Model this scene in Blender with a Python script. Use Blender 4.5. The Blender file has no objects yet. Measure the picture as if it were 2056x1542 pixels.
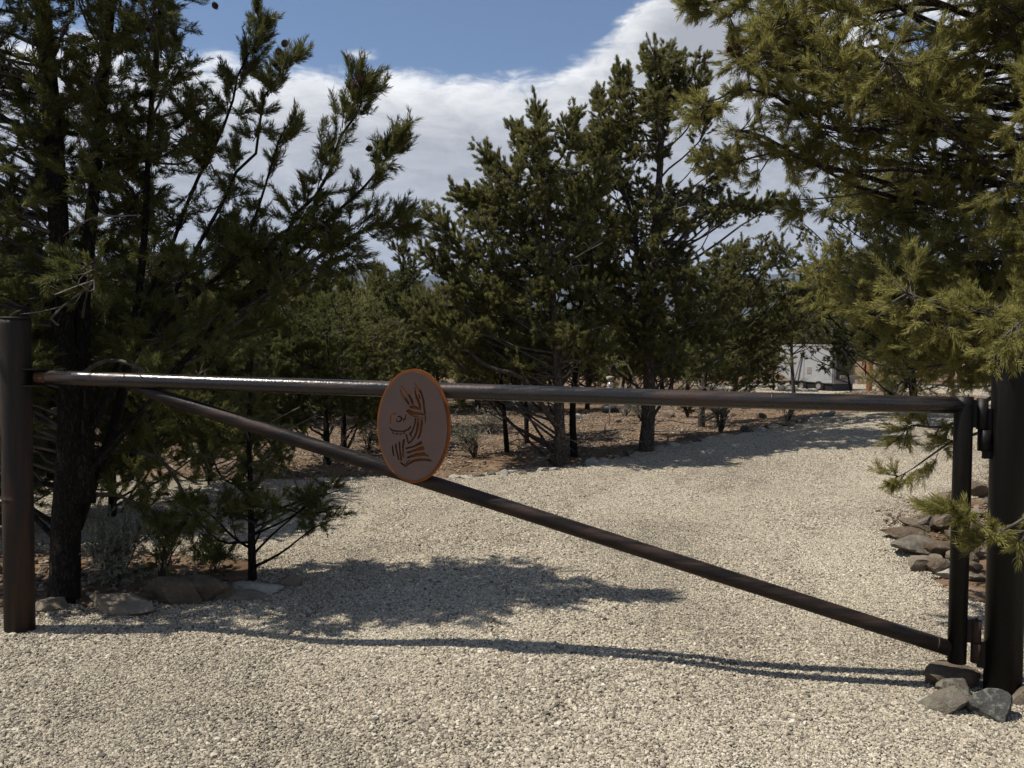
import bpy, bmesh, math, random
import numpy as np
from mathutils import Vector, Matrix, noise as mnoise

random.seed(7); rng = np.random.default_rng(11)
scene = bpy.context.scene
COL = scene.collection

# ------------------------------------------------------------------ camera
FPX, W0, H0 = 1700.0, 2056.0, 1542.0
CAM_Z, PITCH, ROLL = 1.65, math.radians(2.2), math.radians(0.39)
cam_rot = Matrix.Rotation(math.radians(90) - PITCH, 3, 'X') @ Matrix.Rotation(ROLL, 3, 'Z')
cd = bpy.data.cameras.new('camera'); cam = bpy.data.objects.new('camera', cd); COL.objects.link(cam)
cam.matrix_world = Matrix.Translation((0, 0, CAM_Z)) @ cam_rot.to_4x4()
cd.sensor_width = 36.0; cd.lens = 36.0 * FPX / W0; cd.clip_start = 0.05; cd.clip_end = 60000
scene.camera = cam

# ------------------------------------------------------------------ sun and sky
SUN_EL = math.radians(60)
SUN_TRAVEL = math.radians(5.0)                 # heading of the light over the ground, from +X
sd = bpy.data.lights.new('sun', 'SUN'); sun = bpy.data.objects.new('sun', sd); COL.objects.link(sun)
sd.energy = 5.0; sd.angle = math.radians(0.53); sd.color = (1.0, 0.93, 0.82)
ldir = Vector((math.cos(SUN_TRAVEL) * math.cos(SUN_EL), math.sin(SUN_TRAVEL) * math.cos(SUN_EL), -math.sin(SUN_EL)))
sun.rotation_euler = ldir.to_track_quat('-Z', 'Y').to_euler()
sun.location = (-20, 8, 30)

EXPOSURE = 0.40
vs = scene.view_settings
scene.display_settings.display_device = 'sRGB'
vs.view_transform = 'Standard'; vs.look = 'None'; vs.gamma = 1.0; vs.exposure = EXPOSURE; vs.use_curve_mapping = False

def nd(nt, typ, **kw):
    n = nt.nodes.new(typ)
    for k, v in kw.items():
        if k in n.inputs.keys(): n.inputs[k].default_value = v
        else: setattr(n, k, v)
    return n
def math_n(nt, op, a, b=None, c=None, clamp=False):
    n = nt.nodes.new('ShaderNodeMath'); n.operation = op; n.use_clamp = clamp
    for i, v in enumerate((a, b, c)):
        if v is None: continue
        if isinstance(v, (int, float)): n.inputs[i].default_value = v
        else: nt.links.new(v, n.inputs[i])
    return n.outputs[0]
def ramp(nt, fac, stops):
    r = nt.nodes.new('ShaderNodeValToRGB'); e = r.color_ramp.elements
    while len(e) < len(stops): e.new(0.5)
    for i, (p, c) in enumerate(stops):
        e[i].position = p; e[i].color = (c[0], c[1], c[2], 1) if hasattr(c, '__len__') else (c, c, c, 1)
    nt.links.new(fac, r.inputs[0]); return r.outputs[0]

world = bpy.data.worlds.new('World'); scene.world = world; world.use_nodes = True
wt = world.node_tree; wt.nodes.clear()
out = wt.nodes.new('ShaderNodeOutputWorld')
sky = wt.nodes.new('ShaderNodeTexSky'); sky.sky_type = 'NISHITA'; sky.sun_disc = False
sky.sun_elevation = SUN_EL
sun_from = (-ldir.x, -ldir.y)
sky.sun_rotation = math.atan2(sun_from[0], sun_from[1])
sky.altitude = 2200; sky.air_density = 1.0; sky.dust_density = 0.3; sky.ozone_density = 1.5
bg1 = wt.nodes.new('ShaderNodeBackground'); bg1.inputs[1].default_value = 0.086
wt.links.new(sky.outputs[0], bg1.inputs[0])
tc = wt.nodes.new('ShaderNodeTexCoord')
sep = wt.nodes.new('ShaderNodeSeparateXYZ'); wt.links.new(tc.outputs['Generated'], sep.inputs[0])
el = math_n(wt, 'MULTIPLY', math_n(wt, 'ARCSINE', sep.outputs[2]), 57.2958)
az = math_n(wt, 'MULTIPLY', math_n(wt, 'ARCTAN2', sep.outputs[0], sep.outputs[1]), 57.2958)
mp = nd(wt, 'ShaderNodeMapping'); mp.inputs['Scale'].default_value = (1, 1, 2.8)
wt.links.new(tc.outputs['Generated'], mp.inputs[0])
n1 = nd(wt, 'ShaderNodeTexNoise', Scale=6.0, Detail=9.0, Roughness=0.55, Distortion=0.25)
n2 = nd(wt, 'ShaderNodeTexNoise', Scale=21.0, Detail=9.0, Roughness=0.64, Distortion=0.5)
n3 = nd(wt, 'ShaderNodeTexNoise', Scale=3.0, Detail=3.0)
for n in (n1, n2, n3): wt.links.new(mp.outputs[0], n.inputs[0])
def blob(a0, e0, sa, se):
    da = math_n(wt, 'DIVIDE', math_n(wt, 'SUBTRACT', az, a0), sa); de = math_n(wt, 'DIVIDE', math_n(wt, 'SUBTRACT', el, e0), se)
    r2 = math_n(wt, 'ADD', math_n(wt, 'MULTIPLY', da, da), math_n(wt, 'MULTIPLY', de, de))
    return math_n(wt, 'EXPONENT', math_n(wt, 'MULTIPLY', r2, -1.0))
nn = math_n(wt, 'ADD', math_n(wt, 'MULTIPLY', math_n(wt, 'SUBTRACT', n1.outputs[0], 0.5), 0.9),
            math_n(wt, 'MULTIPLY', math_n(wt, 'SUBTRACT', n2.outputs[0], 0.5), 0.55))
bank = math_n(wt, 'MULTIPLY', math_n(wt, 'SUBTRACT', 18.6, el), 0.115)          # cloud bank low over the horizon
bank = math_n(wt, 'MINIMUM', bank, 0.55)
high = math_n(wt, 'SUBTRACT', math_n(wt, 'MULTIPLY', n3.outputs[0], 2.2), 1.28)   # broken clouds overhead
bias = math_n(wt, 'MAXIMUM', bank, math_n(wt, 'MAXIMUM', math_n(wt, 'MINIMUM', high, 0.5), -0.45))
bias = math_n(wt, 'ADD', bias, math_n(wt, 'MULTIPLY', blob(13.2, 20.6, 8.0, 3.8), 0.98))
bias = math_n(wt, 'ADD', bias, math_n(wt, 'MULTIPLY', blob(-2.0, 24.0, 3.6, 1.5), 1.0))
bias = math_n(wt, 'SUBTRACT', bias, math_n(wt, 'MULTIPLY', blob(-5.0, 21.3, 9.5, 2.4), 0.75))
dens = math_n(wt, 'ADD', bias, nn)
mask = ramp(wt, dens, [(0.0, 0), (0.05, 0.12), (0.20, 0.9), (0.34, 1)])
shade = math_n(wt, 'ADD', math_n(wt, 'ADD', math_n(wt, 'MULTIPLY', math_n(wt, 'SUBTRACT', n2.outputs[0], 0.5), 1.0), math_n(wt, 'MULTIPLY', math_n(wt, 'SUBTRACT', n1.outputs[0], 0.45), 0.8)), math_n(wt, 'MULTIPLY', math_n(wt, 'SUBTRACT', 0.62, dens), 0.85))
ccol = ramp(wt, shade, [(0.0, (0.53, 0.54, 0.575)), (0.15, (0.70, 0.705, 0.735)), (0.32, (1.0, 1.0, 1.0)), (0.50, (1.36, 1.35, 1.33))])
bg2 = wt.nodes.new('ShaderNodeBackground'); bg2.inputs[1].default_value = 0.62
wt.links.new(ccol, bg2.inputs[0])
mx = wt.nodes.new('ShaderNodeMixShader')
wt.links.new(mask, mx.inputs[0]); wt.links.new(bg1.outputs[0], mx.inputs[1]); wt.links.new(bg2.outputs[0], mx.inputs[2])
wt.links.new(mx.outputs[0], out.inputs[0])

# ------------------------------------------------------------------ helpers: picture -> place
_R = np.array(cam_rot)
def ray(px, py):
    v = np.array(((px - W0 / 2) / FPX, -(py - H0 / 2) / FPX, -1.0)); v = _R @ v
    return v / v[1]
def at(px, py, d):                      # the point seen at a pixel of the photograph, d metres ahead
    return np.array((0, 0, CAM_Z)) + ray(px, py) * d
def smooth(a, b, x):
    t = np.clip((np.asarray(x, float) - a) / (b - a), 0, 1); return t * t * (3 - 2 * t)
def wob(x, y, s, seed=0.0):
    return (np.sin(x * s * 1.7 + y * s * 0.9 + seed) + np.sin(x * s * -0.8 + y * s * 2.1 + seed * 2.3 + 1.0) + np.sin(x * s * 2.9 - y * s * 1.3 + seed * 0.7)) / 3
def HT(x, y):                           # height of the ground
    x = np.asarray(x, float); y = np.asarray(y, float)
    h = 0.038 * np.exp(-((x - 0.1) / 0.75) ** 2) * (1 - smooth(8, 12, y))          # ridge between the wheel tracks
    for tx in (-1.15, 1.25): h = h - 0.009 * np.exp(-((x - tx - 0.03 * (y - 4)) / 0.28) ** 2) * (1 - smooth(8, 12, y))      # wheel tracks
    h = h + 0.030 * np.exp(-((x + 2.9) / 0.6) ** 2) * (1 - smooth(4.3, 5.0, y))
    h = h + 0.012 * wob(x, y, 1.6) * (1 - smooth(14, 20, y))
    h = h + 0.10 * np.exp(-(((x + 3.4) / 1.3) ** 2 + ((y - 6.0) / 0.8) ** 2))      # bed around the left pine
    h = h + 0.16 * np.exp(-(((x - 4.6) / 1.2) ** 2 + ((y - 7.6) / 1.6) ** 2))      # bed behind the right post
    h = h + smooth(9.0, 14.0, y) * (1 - smooth(20, 30, y)) * 0.075 * np.clip(x - 0.4, 0, 9)   # the ground climbs to the right
    far = smooth(11, 16, y) * (1 - smooth(60, 120, y))
    h = h + far * 0.10 * wob(x, y, 0.35, 2.0)
    return h
def ground(px, py):
    r = ray(px, py); d = 8.0
    for _ in range(40):
        h = float(HT(r[0] * d, d)); d = (h - CAM_Z) / r[2]
    return np.array((r[0] * d, d, float(HT(r[0] * d, d))))

# ------------------------------------------------------------------ helpers: meshes and objects
def link(name, me, mat=None, parent=None, loc=None):
    o = bpy.data.objects.new(name, me); COL.objects.link(o)
    if mat is not None and me is not None and len(me.materials) == 0: me.materials.append(mat)
    if parent is not None: o.parent = parent
    if loc is not None: o.location = loc
    return o
def tag(o, label=None, cat=None, group=None, kind=None):
    if label: o['label'] = label
    if cat: o['category'] = cat
    if group: o['group'] = group
    if kind: o['kind'] = kind
    return o
def thing(name, label, cat, loc=(0, 0, 0), group=None):
    o = bpy.data.objects.new(name, None); COL.objects.link(o); o.location = loc; o.empty_display_size = 0.1
    return tag(o, label, cat, group)
def mesh_np(name, V, F, smooth_shade=True):
    """F: (n,k) int array or list of such arrays"""
    me = bpy.data.meshes.new(name)
    Fs = F if isinstance(F, list) else [F]
    Fs = [np.asarray(f, np.int32) for f in Fs if len(f)]
    V = np.asarray(V, np.float32)
    me.vertices.add(len(V)); me.vertices.foreach_set('co', V.ravel())
    loops = np.concatenate([f.ravel() for f in Fs]); tot = np.concatenate([np.full(len(f), f.shape[1], np.int32) for f in Fs])
    me.loops.add(len(loops)); me.loops.foreach_set('vertex_index', loops)
    me.polygons.add(len(tot)); st = np.concatenate(([0], np.cumsum(tot)[:-1])).astype(np.int32)
    me.polygons.foreach_set('loop_start', st)
    me.polygons.foreach_set('use_smooth', np.full(len(tot), smooth_shade))
    me.update(calc_edges=True); return me
def unit(v):
    v = np.asarray(v, float); return v / np.maximum(np.linalg.norm(v, axis=-1, keepdims=True), 1e-9)
def tubes(P, R, S, cap=True):
    """P (T,K,3) polylines, R (T,K) radii, S sides -> V, F list"""
    P = np.asarray(P, float); R = np.asarray(R, float); T, K, _ = P.shape
    tan = np.gradient(P, axis=1); tan = unit(tan)
    ref = np.where(np.abs(tan[:, :1, 2:3]) > 0.8, np.array((1.0, 0, 0)), np.array((0, 0, 1.0)))
    a = unit(np.cross(tan, np.broadcast_to(ref, tan.shape))); b = np.cross(tan, a)
    th = np.arange(S) * 2 * np.pi / S
    V = P[:, :, None] + R[:, :, None, None] * (a[:, :, None] * np.cos(th)[None, None, :, None] + b[:, :, None] * np.sin(th)[None, None, :, None])
    idx = np.arange(T * K * S).reshape(T, K, S)
    q = np.stack([idx[:, :-1], np.roll(idx, -1, 2)[:, :-1], np.roll(idx, -1, 2)[:, 1:], idx[:, 1:]], -1).reshape(-1, 4)
    F = [q]
    if cap: F += [idx[:, 0, ::-1], idx[:, -1, :]]
    return V.reshape(-1, 3), F
def curve(pts, K):
    """Catmull-Rom through pts (n,m) resampled to K points"""
    p = np.asarray(pts, float); p = np.vstack((2 * p[0] - p[1], p, 2 * p[-1] - p[-2])); n = len(p) - 3
    u = np.linspace(0, n - 1e-6, K); i = u.astype(int); t = (u - i)[:, None]
    a, b, c, d = p[i], p[i + 1], p[i + 2], p[i + 3]
    return 0.5 * (2 * b + (c - a) * t + (2 * a - 5 * b + 4 * c - d) * t * t + (3 * b - a - 3 * c + d) * t ** 3)
class MB:
    def __init__(s): s.v = []; s.f = []
    def add(s, V, F):
        o = len(s.v); s.v += [tuple(map(float, q)) for q in V]
        for arr in (F if isinstance(F, list) else [F]):
            s.f += [tuple(int(i) + o for i in f) for f in arr]
        return s
    def box(s, c, size, rz=0.0, M=None):
        x, y, z = (q / 2 for q in size); V = np.array([(i * x, j * y, k * z) for k in (-1, 1) for j in (-1, 1) for i in (-1, 1)])
        m = np.array(M) if M is not None else np.array(Matrix.Rotation(rz, 3, 'Z'))
        V = V @ m.T + np.array(c)
        return s.add(V, [[(0, 2, 3, 1), (4, 5, 7, 6), (0, 1, 5, 4), (2, 6, 7, 3), (0, 4, 6, 2), (1, 3, 7, 5)]])
    def tube(s, pts, r, S=16):
        P = np.asarray(pts, float)[None]; R = np.broadcast_to(np.asarray(r, float), P.shape[:2])
        return s.add(*tubes(P, R, S))
    def lathe(s, prof, c, S=20):
        th = np.arange(S) * 2 * np.pi / S; c = np.array(c); n = len(prof)
        V = np.array([[(r * math.cos(t), r * math.sin(t), z) for t in th] for r, z in prof]).reshape(-1, 3) + c
        idx = np.arange(n * S).reshape(n, S)
        q = np.stack([idx[:-1], np.roll(idx, -1, 1)[:-1], np.roll(idx, -1, 1)[1:], idx[1:]], -1).reshape(-1, 4)
        return s.add(V, [q, idx[:1, ::-1], idx[-1:, :]])
    def build(s, name, mat, parent=None, smooth_shade=False, bevel=0.0, loc=None):
        me = bpy.data.meshes.new(name); me.from_pydata(s.v, [], s.f); me.update()
        o = link(name, me, mat, parent, loc)
        if bevel:
            bm = bmesh.new(); bm.from_mesh(me)
            bmesh.ops.bevel(bm, geom=[e for e in bm.edges if e.calc_face_angle(0) > 0.5], offset=bevel, segments=2, affect='EDGES', profile=0.5)
            bm.to_mesh(me); bm.free()
        if smooth_shade:
            for p in me.polygons: p.use_smooth = len(p.vertices) <= 4
        return o

# ------------------------------------------------------------------ materials
def mat(name):
    m = bpy.data.materials.new(name); m.use_nodes = True; nt = m.node_tree
    return m, nt, nt.nodes['Principled BSDF']
def noise_mat(name, stops, scale=6.0, rough=0.8, bump=0.3, bscale=None, metal=0.0, spec=0.4, stretch=(1, 1, 1), detail=8.0, dist=0.01, coord='Object'):
    m, nt, bs = mat(name)
    t = nd(nt, 'ShaderNodeTexCoord'); mpn = nd(nt, 'ShaderNodeMapping'); mpn.inputs['Scale'].default_value = stretch
    nt.links.new(t.outputs[coord], mpn.inputs[0])
    n = nd(nt, 'ShaderNodeTexNoise', Scale=scale, Detail=detail, Roughness=0.62); nt.links.new(mpn.outputs[0], n.inputs[0])
    nt.links.new(ramp(nt, n.outputs[0], stops), bs.inputs['Base Color'])
    n_b = nd(nt, 'ShaderNodeTexNoise', Scale=bscale or scale * 4, Detail=8.0, Roughness=0.65); nt.links.new(mpn.outputs[0], n_b.inputs[0])
    b = nd(nt, 'ShaderNodeBump', Strength=bump, Distance=dist); nt.links.new(n_b.outputs[0], b.inputs['Height']); nt.links.new(b.outputs[0], bs.inputs['Normal'])
    bs.inputs['Roughness'].default_value = rough; bs.inputs['Metallic'].default_value = metal; bs.inputs['Specular IOR Level'].default_value = spec
    return m
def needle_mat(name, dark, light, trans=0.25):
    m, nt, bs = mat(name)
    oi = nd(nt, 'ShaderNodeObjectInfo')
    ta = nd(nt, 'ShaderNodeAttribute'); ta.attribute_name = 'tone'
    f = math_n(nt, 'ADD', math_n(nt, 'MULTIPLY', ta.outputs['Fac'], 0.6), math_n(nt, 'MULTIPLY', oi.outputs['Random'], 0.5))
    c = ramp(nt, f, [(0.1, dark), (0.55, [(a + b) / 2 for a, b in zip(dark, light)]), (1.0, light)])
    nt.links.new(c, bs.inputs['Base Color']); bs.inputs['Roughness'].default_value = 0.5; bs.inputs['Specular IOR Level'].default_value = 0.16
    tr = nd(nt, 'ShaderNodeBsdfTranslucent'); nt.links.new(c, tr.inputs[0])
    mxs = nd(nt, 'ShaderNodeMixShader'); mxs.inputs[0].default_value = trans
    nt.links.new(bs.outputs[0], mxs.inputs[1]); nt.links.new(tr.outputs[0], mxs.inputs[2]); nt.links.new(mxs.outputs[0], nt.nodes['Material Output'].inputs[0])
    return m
M = {}
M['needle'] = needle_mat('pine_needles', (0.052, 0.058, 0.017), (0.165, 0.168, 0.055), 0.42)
M['needle_gold'] = needle_mat('golden_pine_needles', (0.13, 0.126, 0.036), (0.37, 0.345, 0.115), 0.5)  # lighter, yellower needle colour for the golden-green pine on the right
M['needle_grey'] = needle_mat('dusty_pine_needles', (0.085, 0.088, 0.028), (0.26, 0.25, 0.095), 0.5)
M['sage'] = needle_mat('sage_leaves', (0.16, 0.165, 0.12), (0.32, 0.325, 0.25), 0.15)
M['twig'] = noise_mat('twig_bark', [(0.35, (0.028, 0.023, 0.018)), (0.65, (0.10, 0.088, 0.075))], 9, 0.9, 0.3)
M['dead'] = noise_mat('dead_wood', [(0.35, (0.10, 0.088, 0.075)), (0.65, (0.28, 0.25, 0.215))], 12, 0.9, 0.3)
def bark_mat(name, a, b, scale=1.0):
    m, nt, bs = mat(name)
    t = nd(nt, 'ShaderNodeTexCoord'); mpn = nd(nt, 'ShaderNodeMapping'); mpn.inputs['Scale'].default_value = (scale, scale, 0.3 * scale); nt.links.new(t.outputs['Object'], mpn.inputs[0])
    w = nd(nt, 'ShaderNodeTexNoise', Scale=14.0, Detail=6.0); nt.links.new(mpn.outputs[0], w.inputs[0])
    v = nd(nt, 'ShaderNodeTexVoronoi', Scale=26.0); v.feature = 'DISTANCE_TO_EDGE'
    mixv = nd(nt, 'ShaderNodeVectorMath'); mixv.operation = 'MULTIPLY_ADD'; nt.links.new(w.outputs['Color'], mixv.inputs[0]); mixv.inputs[1].default_value = (0.22, 0.22, 0.22); nt.links.new(mpn.outputs[0], mixv.inputs[2])
    nt.links.new(mixv.outputs[0], v.inputs[0])
    h = math_n(nt, 'ADD', math_n(nt, 'MULTIPLY', math_n(nt, 'MINIMUM', v.outputs['Distance'], 0.25), 3.0), math_n(nt, 'MULTIPLY', w.outputs[0], 0.5))
    nt.links.new(ramp(nt, h, [(0.2, a), (0.75, b), (1.0, [min(1, q * 1.35) for q in b])]), bs.inputs['Base Color'])
    bp = nd(nt, 'ShaderNodeBump', Strength=1.0, Distance=0.02); nt.links.new(h, bp.inputs['Height']); nt.links.new(bp.outputs[0], bs.inputs['Normal'])
    bs.inputs['Roughness'].default_value = 0.92; bs.inputs['Specular IOR Level'].default_value = 0.2
    return m
M['bark'] = bark_mat('pine_bark', (0.020, 0.016, 0.013), (0.105, 0.086, 0.070), 1.4)
M['bark_dark'] = bark_mat('dark_pine_bark', (0.006, 0.005, 0.004), (0.024, 0.020, 0.016), 1.6)
M['dirt'] = noise_mat('dirt', [(0.30, (0.075, 0.046, 0.026)), (0.48, (0.135, 0.088, 0.052)), (0.70, (0.22, 0.155, 0.10))], 1.3, 0.95, 0.9, 22, dist=0.03, spec=0.15, detail=12)
M['gravel_bed'] = noise_mat('gravel_bed', [(0.35, (0.07, 0.06, 0.046)), (0.5, (0.13, 0.115, 0.088)), (0.65, (0.24, 0.215, 0.165))], 60, 0.95, 1.0, 90, dist=0.02, spec=0.2)
def stone_mat(name, stops):
    m, nt, bs = mat(name)
    at_ = nd(nt, 'ShaderNodeAttribute'); at_.attribute_name = 'tone'
    t = nd(nt, 'ShaderNodeTexCoord'); n = nd(nt, 'ShaderNodeTexNoise', Scale=55.0, Detail=4.0); nt.links.new(t.outputs['Object'], n.inputs[0])
    f = math_n(nt, 'ADD', at_.outputs['Fac'], math_n(nt, 'MULTIPLY', math_n(nt, 'SUBTRACT', n.outputs[0], 0.5), 0.25))
    nt.links.new(ramp(nt, f, stops), bs.inputs['Base Color']); bs.inputs['Roughness'].default_value = 0.85; bs.inputs['Specular IOR Level'].default_value = 0.25
    return m
M['gravel'] = stone_mat('gravel_stones', [(0.0, (0.085, 0.078, 0.066)), (0.22, (0.165, 0.145, 0.115)), (0.5, (0.315, 0.276, 0.212)), (0.8, (0.445, 0.395, 0.305)), (1.0, (0.55, 0.52, 0.45))])
M['litter'] = stone_mat('dirt_stones', [(0.0, (0.06, 0.042, 0.03)), (0.4, (0.13, 0.095, 0.065)), (0.8, (0.22, 0.17, 0.125)), (1.0, (0.42, 0.37, 0.31))])
def rock_mat(name, stops, lichen=None, scale=5.0):
    m, nt, bs = mat(name)
    t = nd(nt, 'ShaderNodeTexCoord'); oi = nd(nt, 'ShaderNodeObjectInfo')
    va = nd(nt, 'ShaderNodeVectorMath'); va.operation = 'ADD'; nt.links.new(t.outputs['Object'], va.inputs[0]); nt.links.new(oi.outputs['Location'], va.inputs[1])
    n = nd(nt, 'ShaderNodeTexNoise', Scale=scale, Detail=10.0, Roughness=0.68); nt.links.new(va.outputs[0], n.inputs[0])
    c = ramp(nt, n.outputs[0], stops)
    if lichen:
        n_l = nd(nt, 'ShaderNodeTexNoise', Scale=26.0, Detail=10.0, Roughness=0.72); nt.links.new(va.outputs[0], n_l.inputs[0])
        mk = ramp(nt, n_l.outputs[0], [(0.50, 0), (0.58, 1)])
        mxc = nd(nt, 'ShaderNodeMix'); mxc.data_type = 'RGBA'; nt.links.new(mk, mxc.inputs[0]); nt.links.new(c, mxc.inputs[6]); mxc.inputs[7].default_value = (*lichen, 1); c = mxc.outputs[2]
    nt.links.new(c, bs.inputs['Base Color'])
    n_b = nd(nt, 'ShaderNodeTexNoise', Scale=26.0, Detail=9.0, Roughness=0.7); nt.links.new(va.outputs[0], n_b.inputs[0])
    bp = nd(nt, 'ShaderNodeBump', Strength=1.0, Distance=0.03); nt.links.new(n_b.outputs[0], bp.inputs['Height']); nt.links.new(bp.outputs[0], bs.inputs['Normal'])
    bs.inputs['Roughness'].default_value = 0.9; bs.inputs['Specular IOR Level'].default_value = 0.2
    return m
M['rock_brown'] = rock_mat('brown_rock', [(0.3, (0.06, 0.043, 0.029)), (0.5, (0.125, 0.096, 0.068)), (0.7, (0.22, 0.175, 0.13))])
M['rock_lichen'] = rock_mat('lichen_rock', [(0.3, (0.07, 0.06, 0.05)), (0.6, (0.17, 0.145, 0.12))], (0.19, 0.19, 0.135))
M['rock_grey'] = rock_mat('grey_rock', [(0.3, (0.04, 0.039, 0.036)), (0.65, (0.105, 0.103, 0.096))], (0.17, 0.17, 0.145))
M['rock_tan'] = rock_mat('tan_rock', [(0.3, (0.12, 0.096, 0.07)), (0.65, (0.27, 0.23, 0.175))])
M['rock_pale'] = rock_mat('pale_rock', [(0.3, (0.22, 0.205, 0.175)), (0.65, (0.44, 0.42, 0.37))])
def steel_mat(name, base, rust, rust_lo, rust_hi, rough, metal, stretch=(6, 6, 0.6), spec=0.3):
    m, nt, bs = mat(name)
    t = nd(nt, 'ShaderNodeTexCoord'); mpn = nd(nt, 'ShaderNodeMapping'); mpn.inputs['Scale'].default_value = stretch; nt.links.new(t.outputs['Object'], mpn.inputs[0])
    n = nd(nt, 'ShaderNodeTexNoise', Scale=3.0, Detail=10.0, Roughness=0.65); nt.links.new(mpn.outputs[0], n.inputs[0])
    nf = nd(nt, 'ShaderNodeTexNoise', Scale=70.0, Detail=6.0); nt.links.new(t.outputs['Object'], nf.inputs[0])
    k = ramp(nt, n.outputs[0], [(rust_lo, 0), (rust_hi, 1)])
    mxc = nd(nt, 'ShaderNodeMix'); mxc.data_type = 'RGBA'; nt.links.new(k, mxc.inputs[0]); mxc.inputs[6].default_value = (*base, 1); mxc.inputs[7].default_value = (*rust, 1)
    nt.links.new(mxc.outputs[2], bs.inputs['Base Color'])
    rr = math_n(nt, 'ADD', math_n(nt, 'MULTIPLY', k, 0.25), math_n(nt, 'ADD', math_n(nt, 'MULTIPLY', nf.outputs[0], 0.16), rough - 0.08)); nt.links.new(rr, bs.inputs['Roughness'])
    nt.links.new(math_n(nt, 'MULTIPLY', math_n(nt, 'SUBTRACT', 1.0, k), metal), bs.inputs['Metallic'])
    bs.inputs['Specular IOR Level'].default_value = spec
    bp = nd(nt, 'ShaderNodeBump', Strength=0.45, Distance=0.003); nt.links.new(nf.outputs[0], bp.inputs['Height']); nt.links.new(bp.outputs[0], bs.inputs['Normal'])
    return m
M['rail'] = steel_mat('worn_steel_rail', (0.052, 0.050, 0.049), (0.040, 0.020, 0.012), 0.48, 0.62, 0.25, 0.75, (0.5, 6, 6), 0.5)
M['brace'] = steel_mat('brown_steel_brace', (0.015, 0.0125, 0.0115), (0.036, 0.020, 0.014), 0.42, 0.62, 0.40, 0.4, (0.5, 6, 6))
M['stile'] = steel_mat('dark_steel', (0.006, 0.0056, 0.0052), (0.014, 0.009, 0.007), 0.52, 0.75, 0.5, 0.2)
M['post'] = steel_mat('rusty_steel_post', (0.012, 0.010, 0.0085), (0.042, 0.023, 0.015), 0.45, 0.62, 0.62, 0.0, (8, 8, 0.7))
M['rust'] = steel_mat('orange_rust', (0.19, 0.062, 0.017), (0.33, 0.11, 0.028), 0.35, 0.7, 0.75, 0.0, (3, 3, 3))
M['sleeve'] = steel_mat('brown_rust', (0.06, 0.028, 0.014), (0.12, 0.045, 0.018), 0.35, 0.7, 0.75, 0.0, (3, 3, 3))
M['plate'] = noise_mat('brown_plate_paint', [(0.3, (0.068, 0.043, 0.035)), (0.7, (0.086, 0.055, 0.045))], 8, 0.6, 0.08, 120, dist=0.002)
M['white'] = noise_mat('white_panel', [(0.3, (0.30, 0.305, 0.32)), (0.7, (0.38, 0.385, 0.40))], 2, 0.5, 0.05)
M['frame'] = noise_mat('grey_tan_frame', [(0.3, (0.20, 0.175, 0.155)), (0.7, (0.28, 0.25, 0.225))], 3, 0.6, 0.05)
M['black'] = noise_mat('black_plastic', [(0.3, (0.006, 0.006, 0.006)), (0.7, (0.014, 0.014, 0.014))], 5, 0.55, 0.05)
M['timber'] = noise_mat('orange_timber', [(0.3, (0.17, 0.065, 0.022)), (0.7, (0.32, 0.135, 0.05))], 5, 0.7, 0.2, stretch=(4, 4, 0.4))
M['timber_grey'] = noise_mat('weathered_timber', [(0.3, (0.20, 0.17, 0.13)), (0.7, (0.36, 0.31, 0.25))], 5, 0.8, 0.2, stretch=(0.4, 4, 4))
M['cone'] = noise_mat('pine_cone_scales', [(0.3, (0.05, 0.026, 0.015)), (0.7, (0.13, 0.07, 0.04))], 30, 0.8, 0.2)
M['hill'] = noise_mat('forested_hill', [(0.35, (0.030, 0.038, 0.024)), (0.6, (0.075, 0.066, 0.045))], 0.0016, 1.0, 0.0, spec=0.0)
def glass_mat():
    m, nt, bs = mat('clear_lamp_glass'); bs.inputs['Base Color'].default_value = (0.8, 0.84, 0.82, 1); bs.inputs['Roughness'].default_value = 0.1; bs.inputs['Transmission Weight'].default_value = 0.7
    return m
M['glass'] = glass_mat()
M['chrome'] = noise_mat('dull_chrome', [(0.3, (0.5, 0.5, 0.5)), (0.7, (0.7, 0.7, 0.7))], 8, 0.25, 0.02, metal=1.0)

# ------------------------------------------------------------------ point-instancing group (needles, gravel)
def proto(name, me, material):
    me.materials.append(material); return bpy.data.objects.new(name, me)        # never linked to the scene
def scatter_group(name, protos):
    g = bpy.data.node_groups.new(name, 'GeometryNodeTree')
    g.interface.new_socket('Geometry', in_out='INPUT', socket_type='NodeSocketGeometry'); g.interface.new_socket('Geometry', in_out='OUTPUT', socket_type='NodeSocketGeometry')
    gi = g.nodes.new('NodeGroupInput'); go = g.nodes.new('NodeGroupOutput')
    j = g.nodes.new('GeometryNodeJoinGeometry')
    for p in reversed(protos):
        oi = g.nodes.new('GeometryNodeObjectInfo'); oi.inputs['Object'].default_value = p; oi.inputs['As Instance'].default_value = True
        g.links.new(oi.outputs['Geometry'], j.inputs[0])
    iop = g.nodes.new('GeometryNodeInstanceOnPoints'); g.links.new(gi.outputs[0], iop.inputs['Points']); g.links.new(j.outputs[0], iop.inputs['Instance'])
    iop.inputs['Pick Instance'].default_value = True
    def attr(nm, typ):
        a = g.nodes.new('GeometryNodeInputNamedAttribute'); a.data_type = typ; a.inputs['Name'].default_value = nm; return a.outputs['Attribute']
    g.links.new(attr('pick', 'INT'), iop.inputs['Instance Index'])
    e = g.nodes.new('FunctionNodeEulerToRotation'); g.links.new(attr('turn', 'FLOAT_VECTOR'), e.inputs[0]); g.links.new(e.outputs[0], iop.inputs['Rotation'])
    g.links.new(attr('size', 'FLOAT'), iop.inputs['Scale'])
    g.links.new(iop.outputs[0], go.inputs[0]); return g
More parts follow.
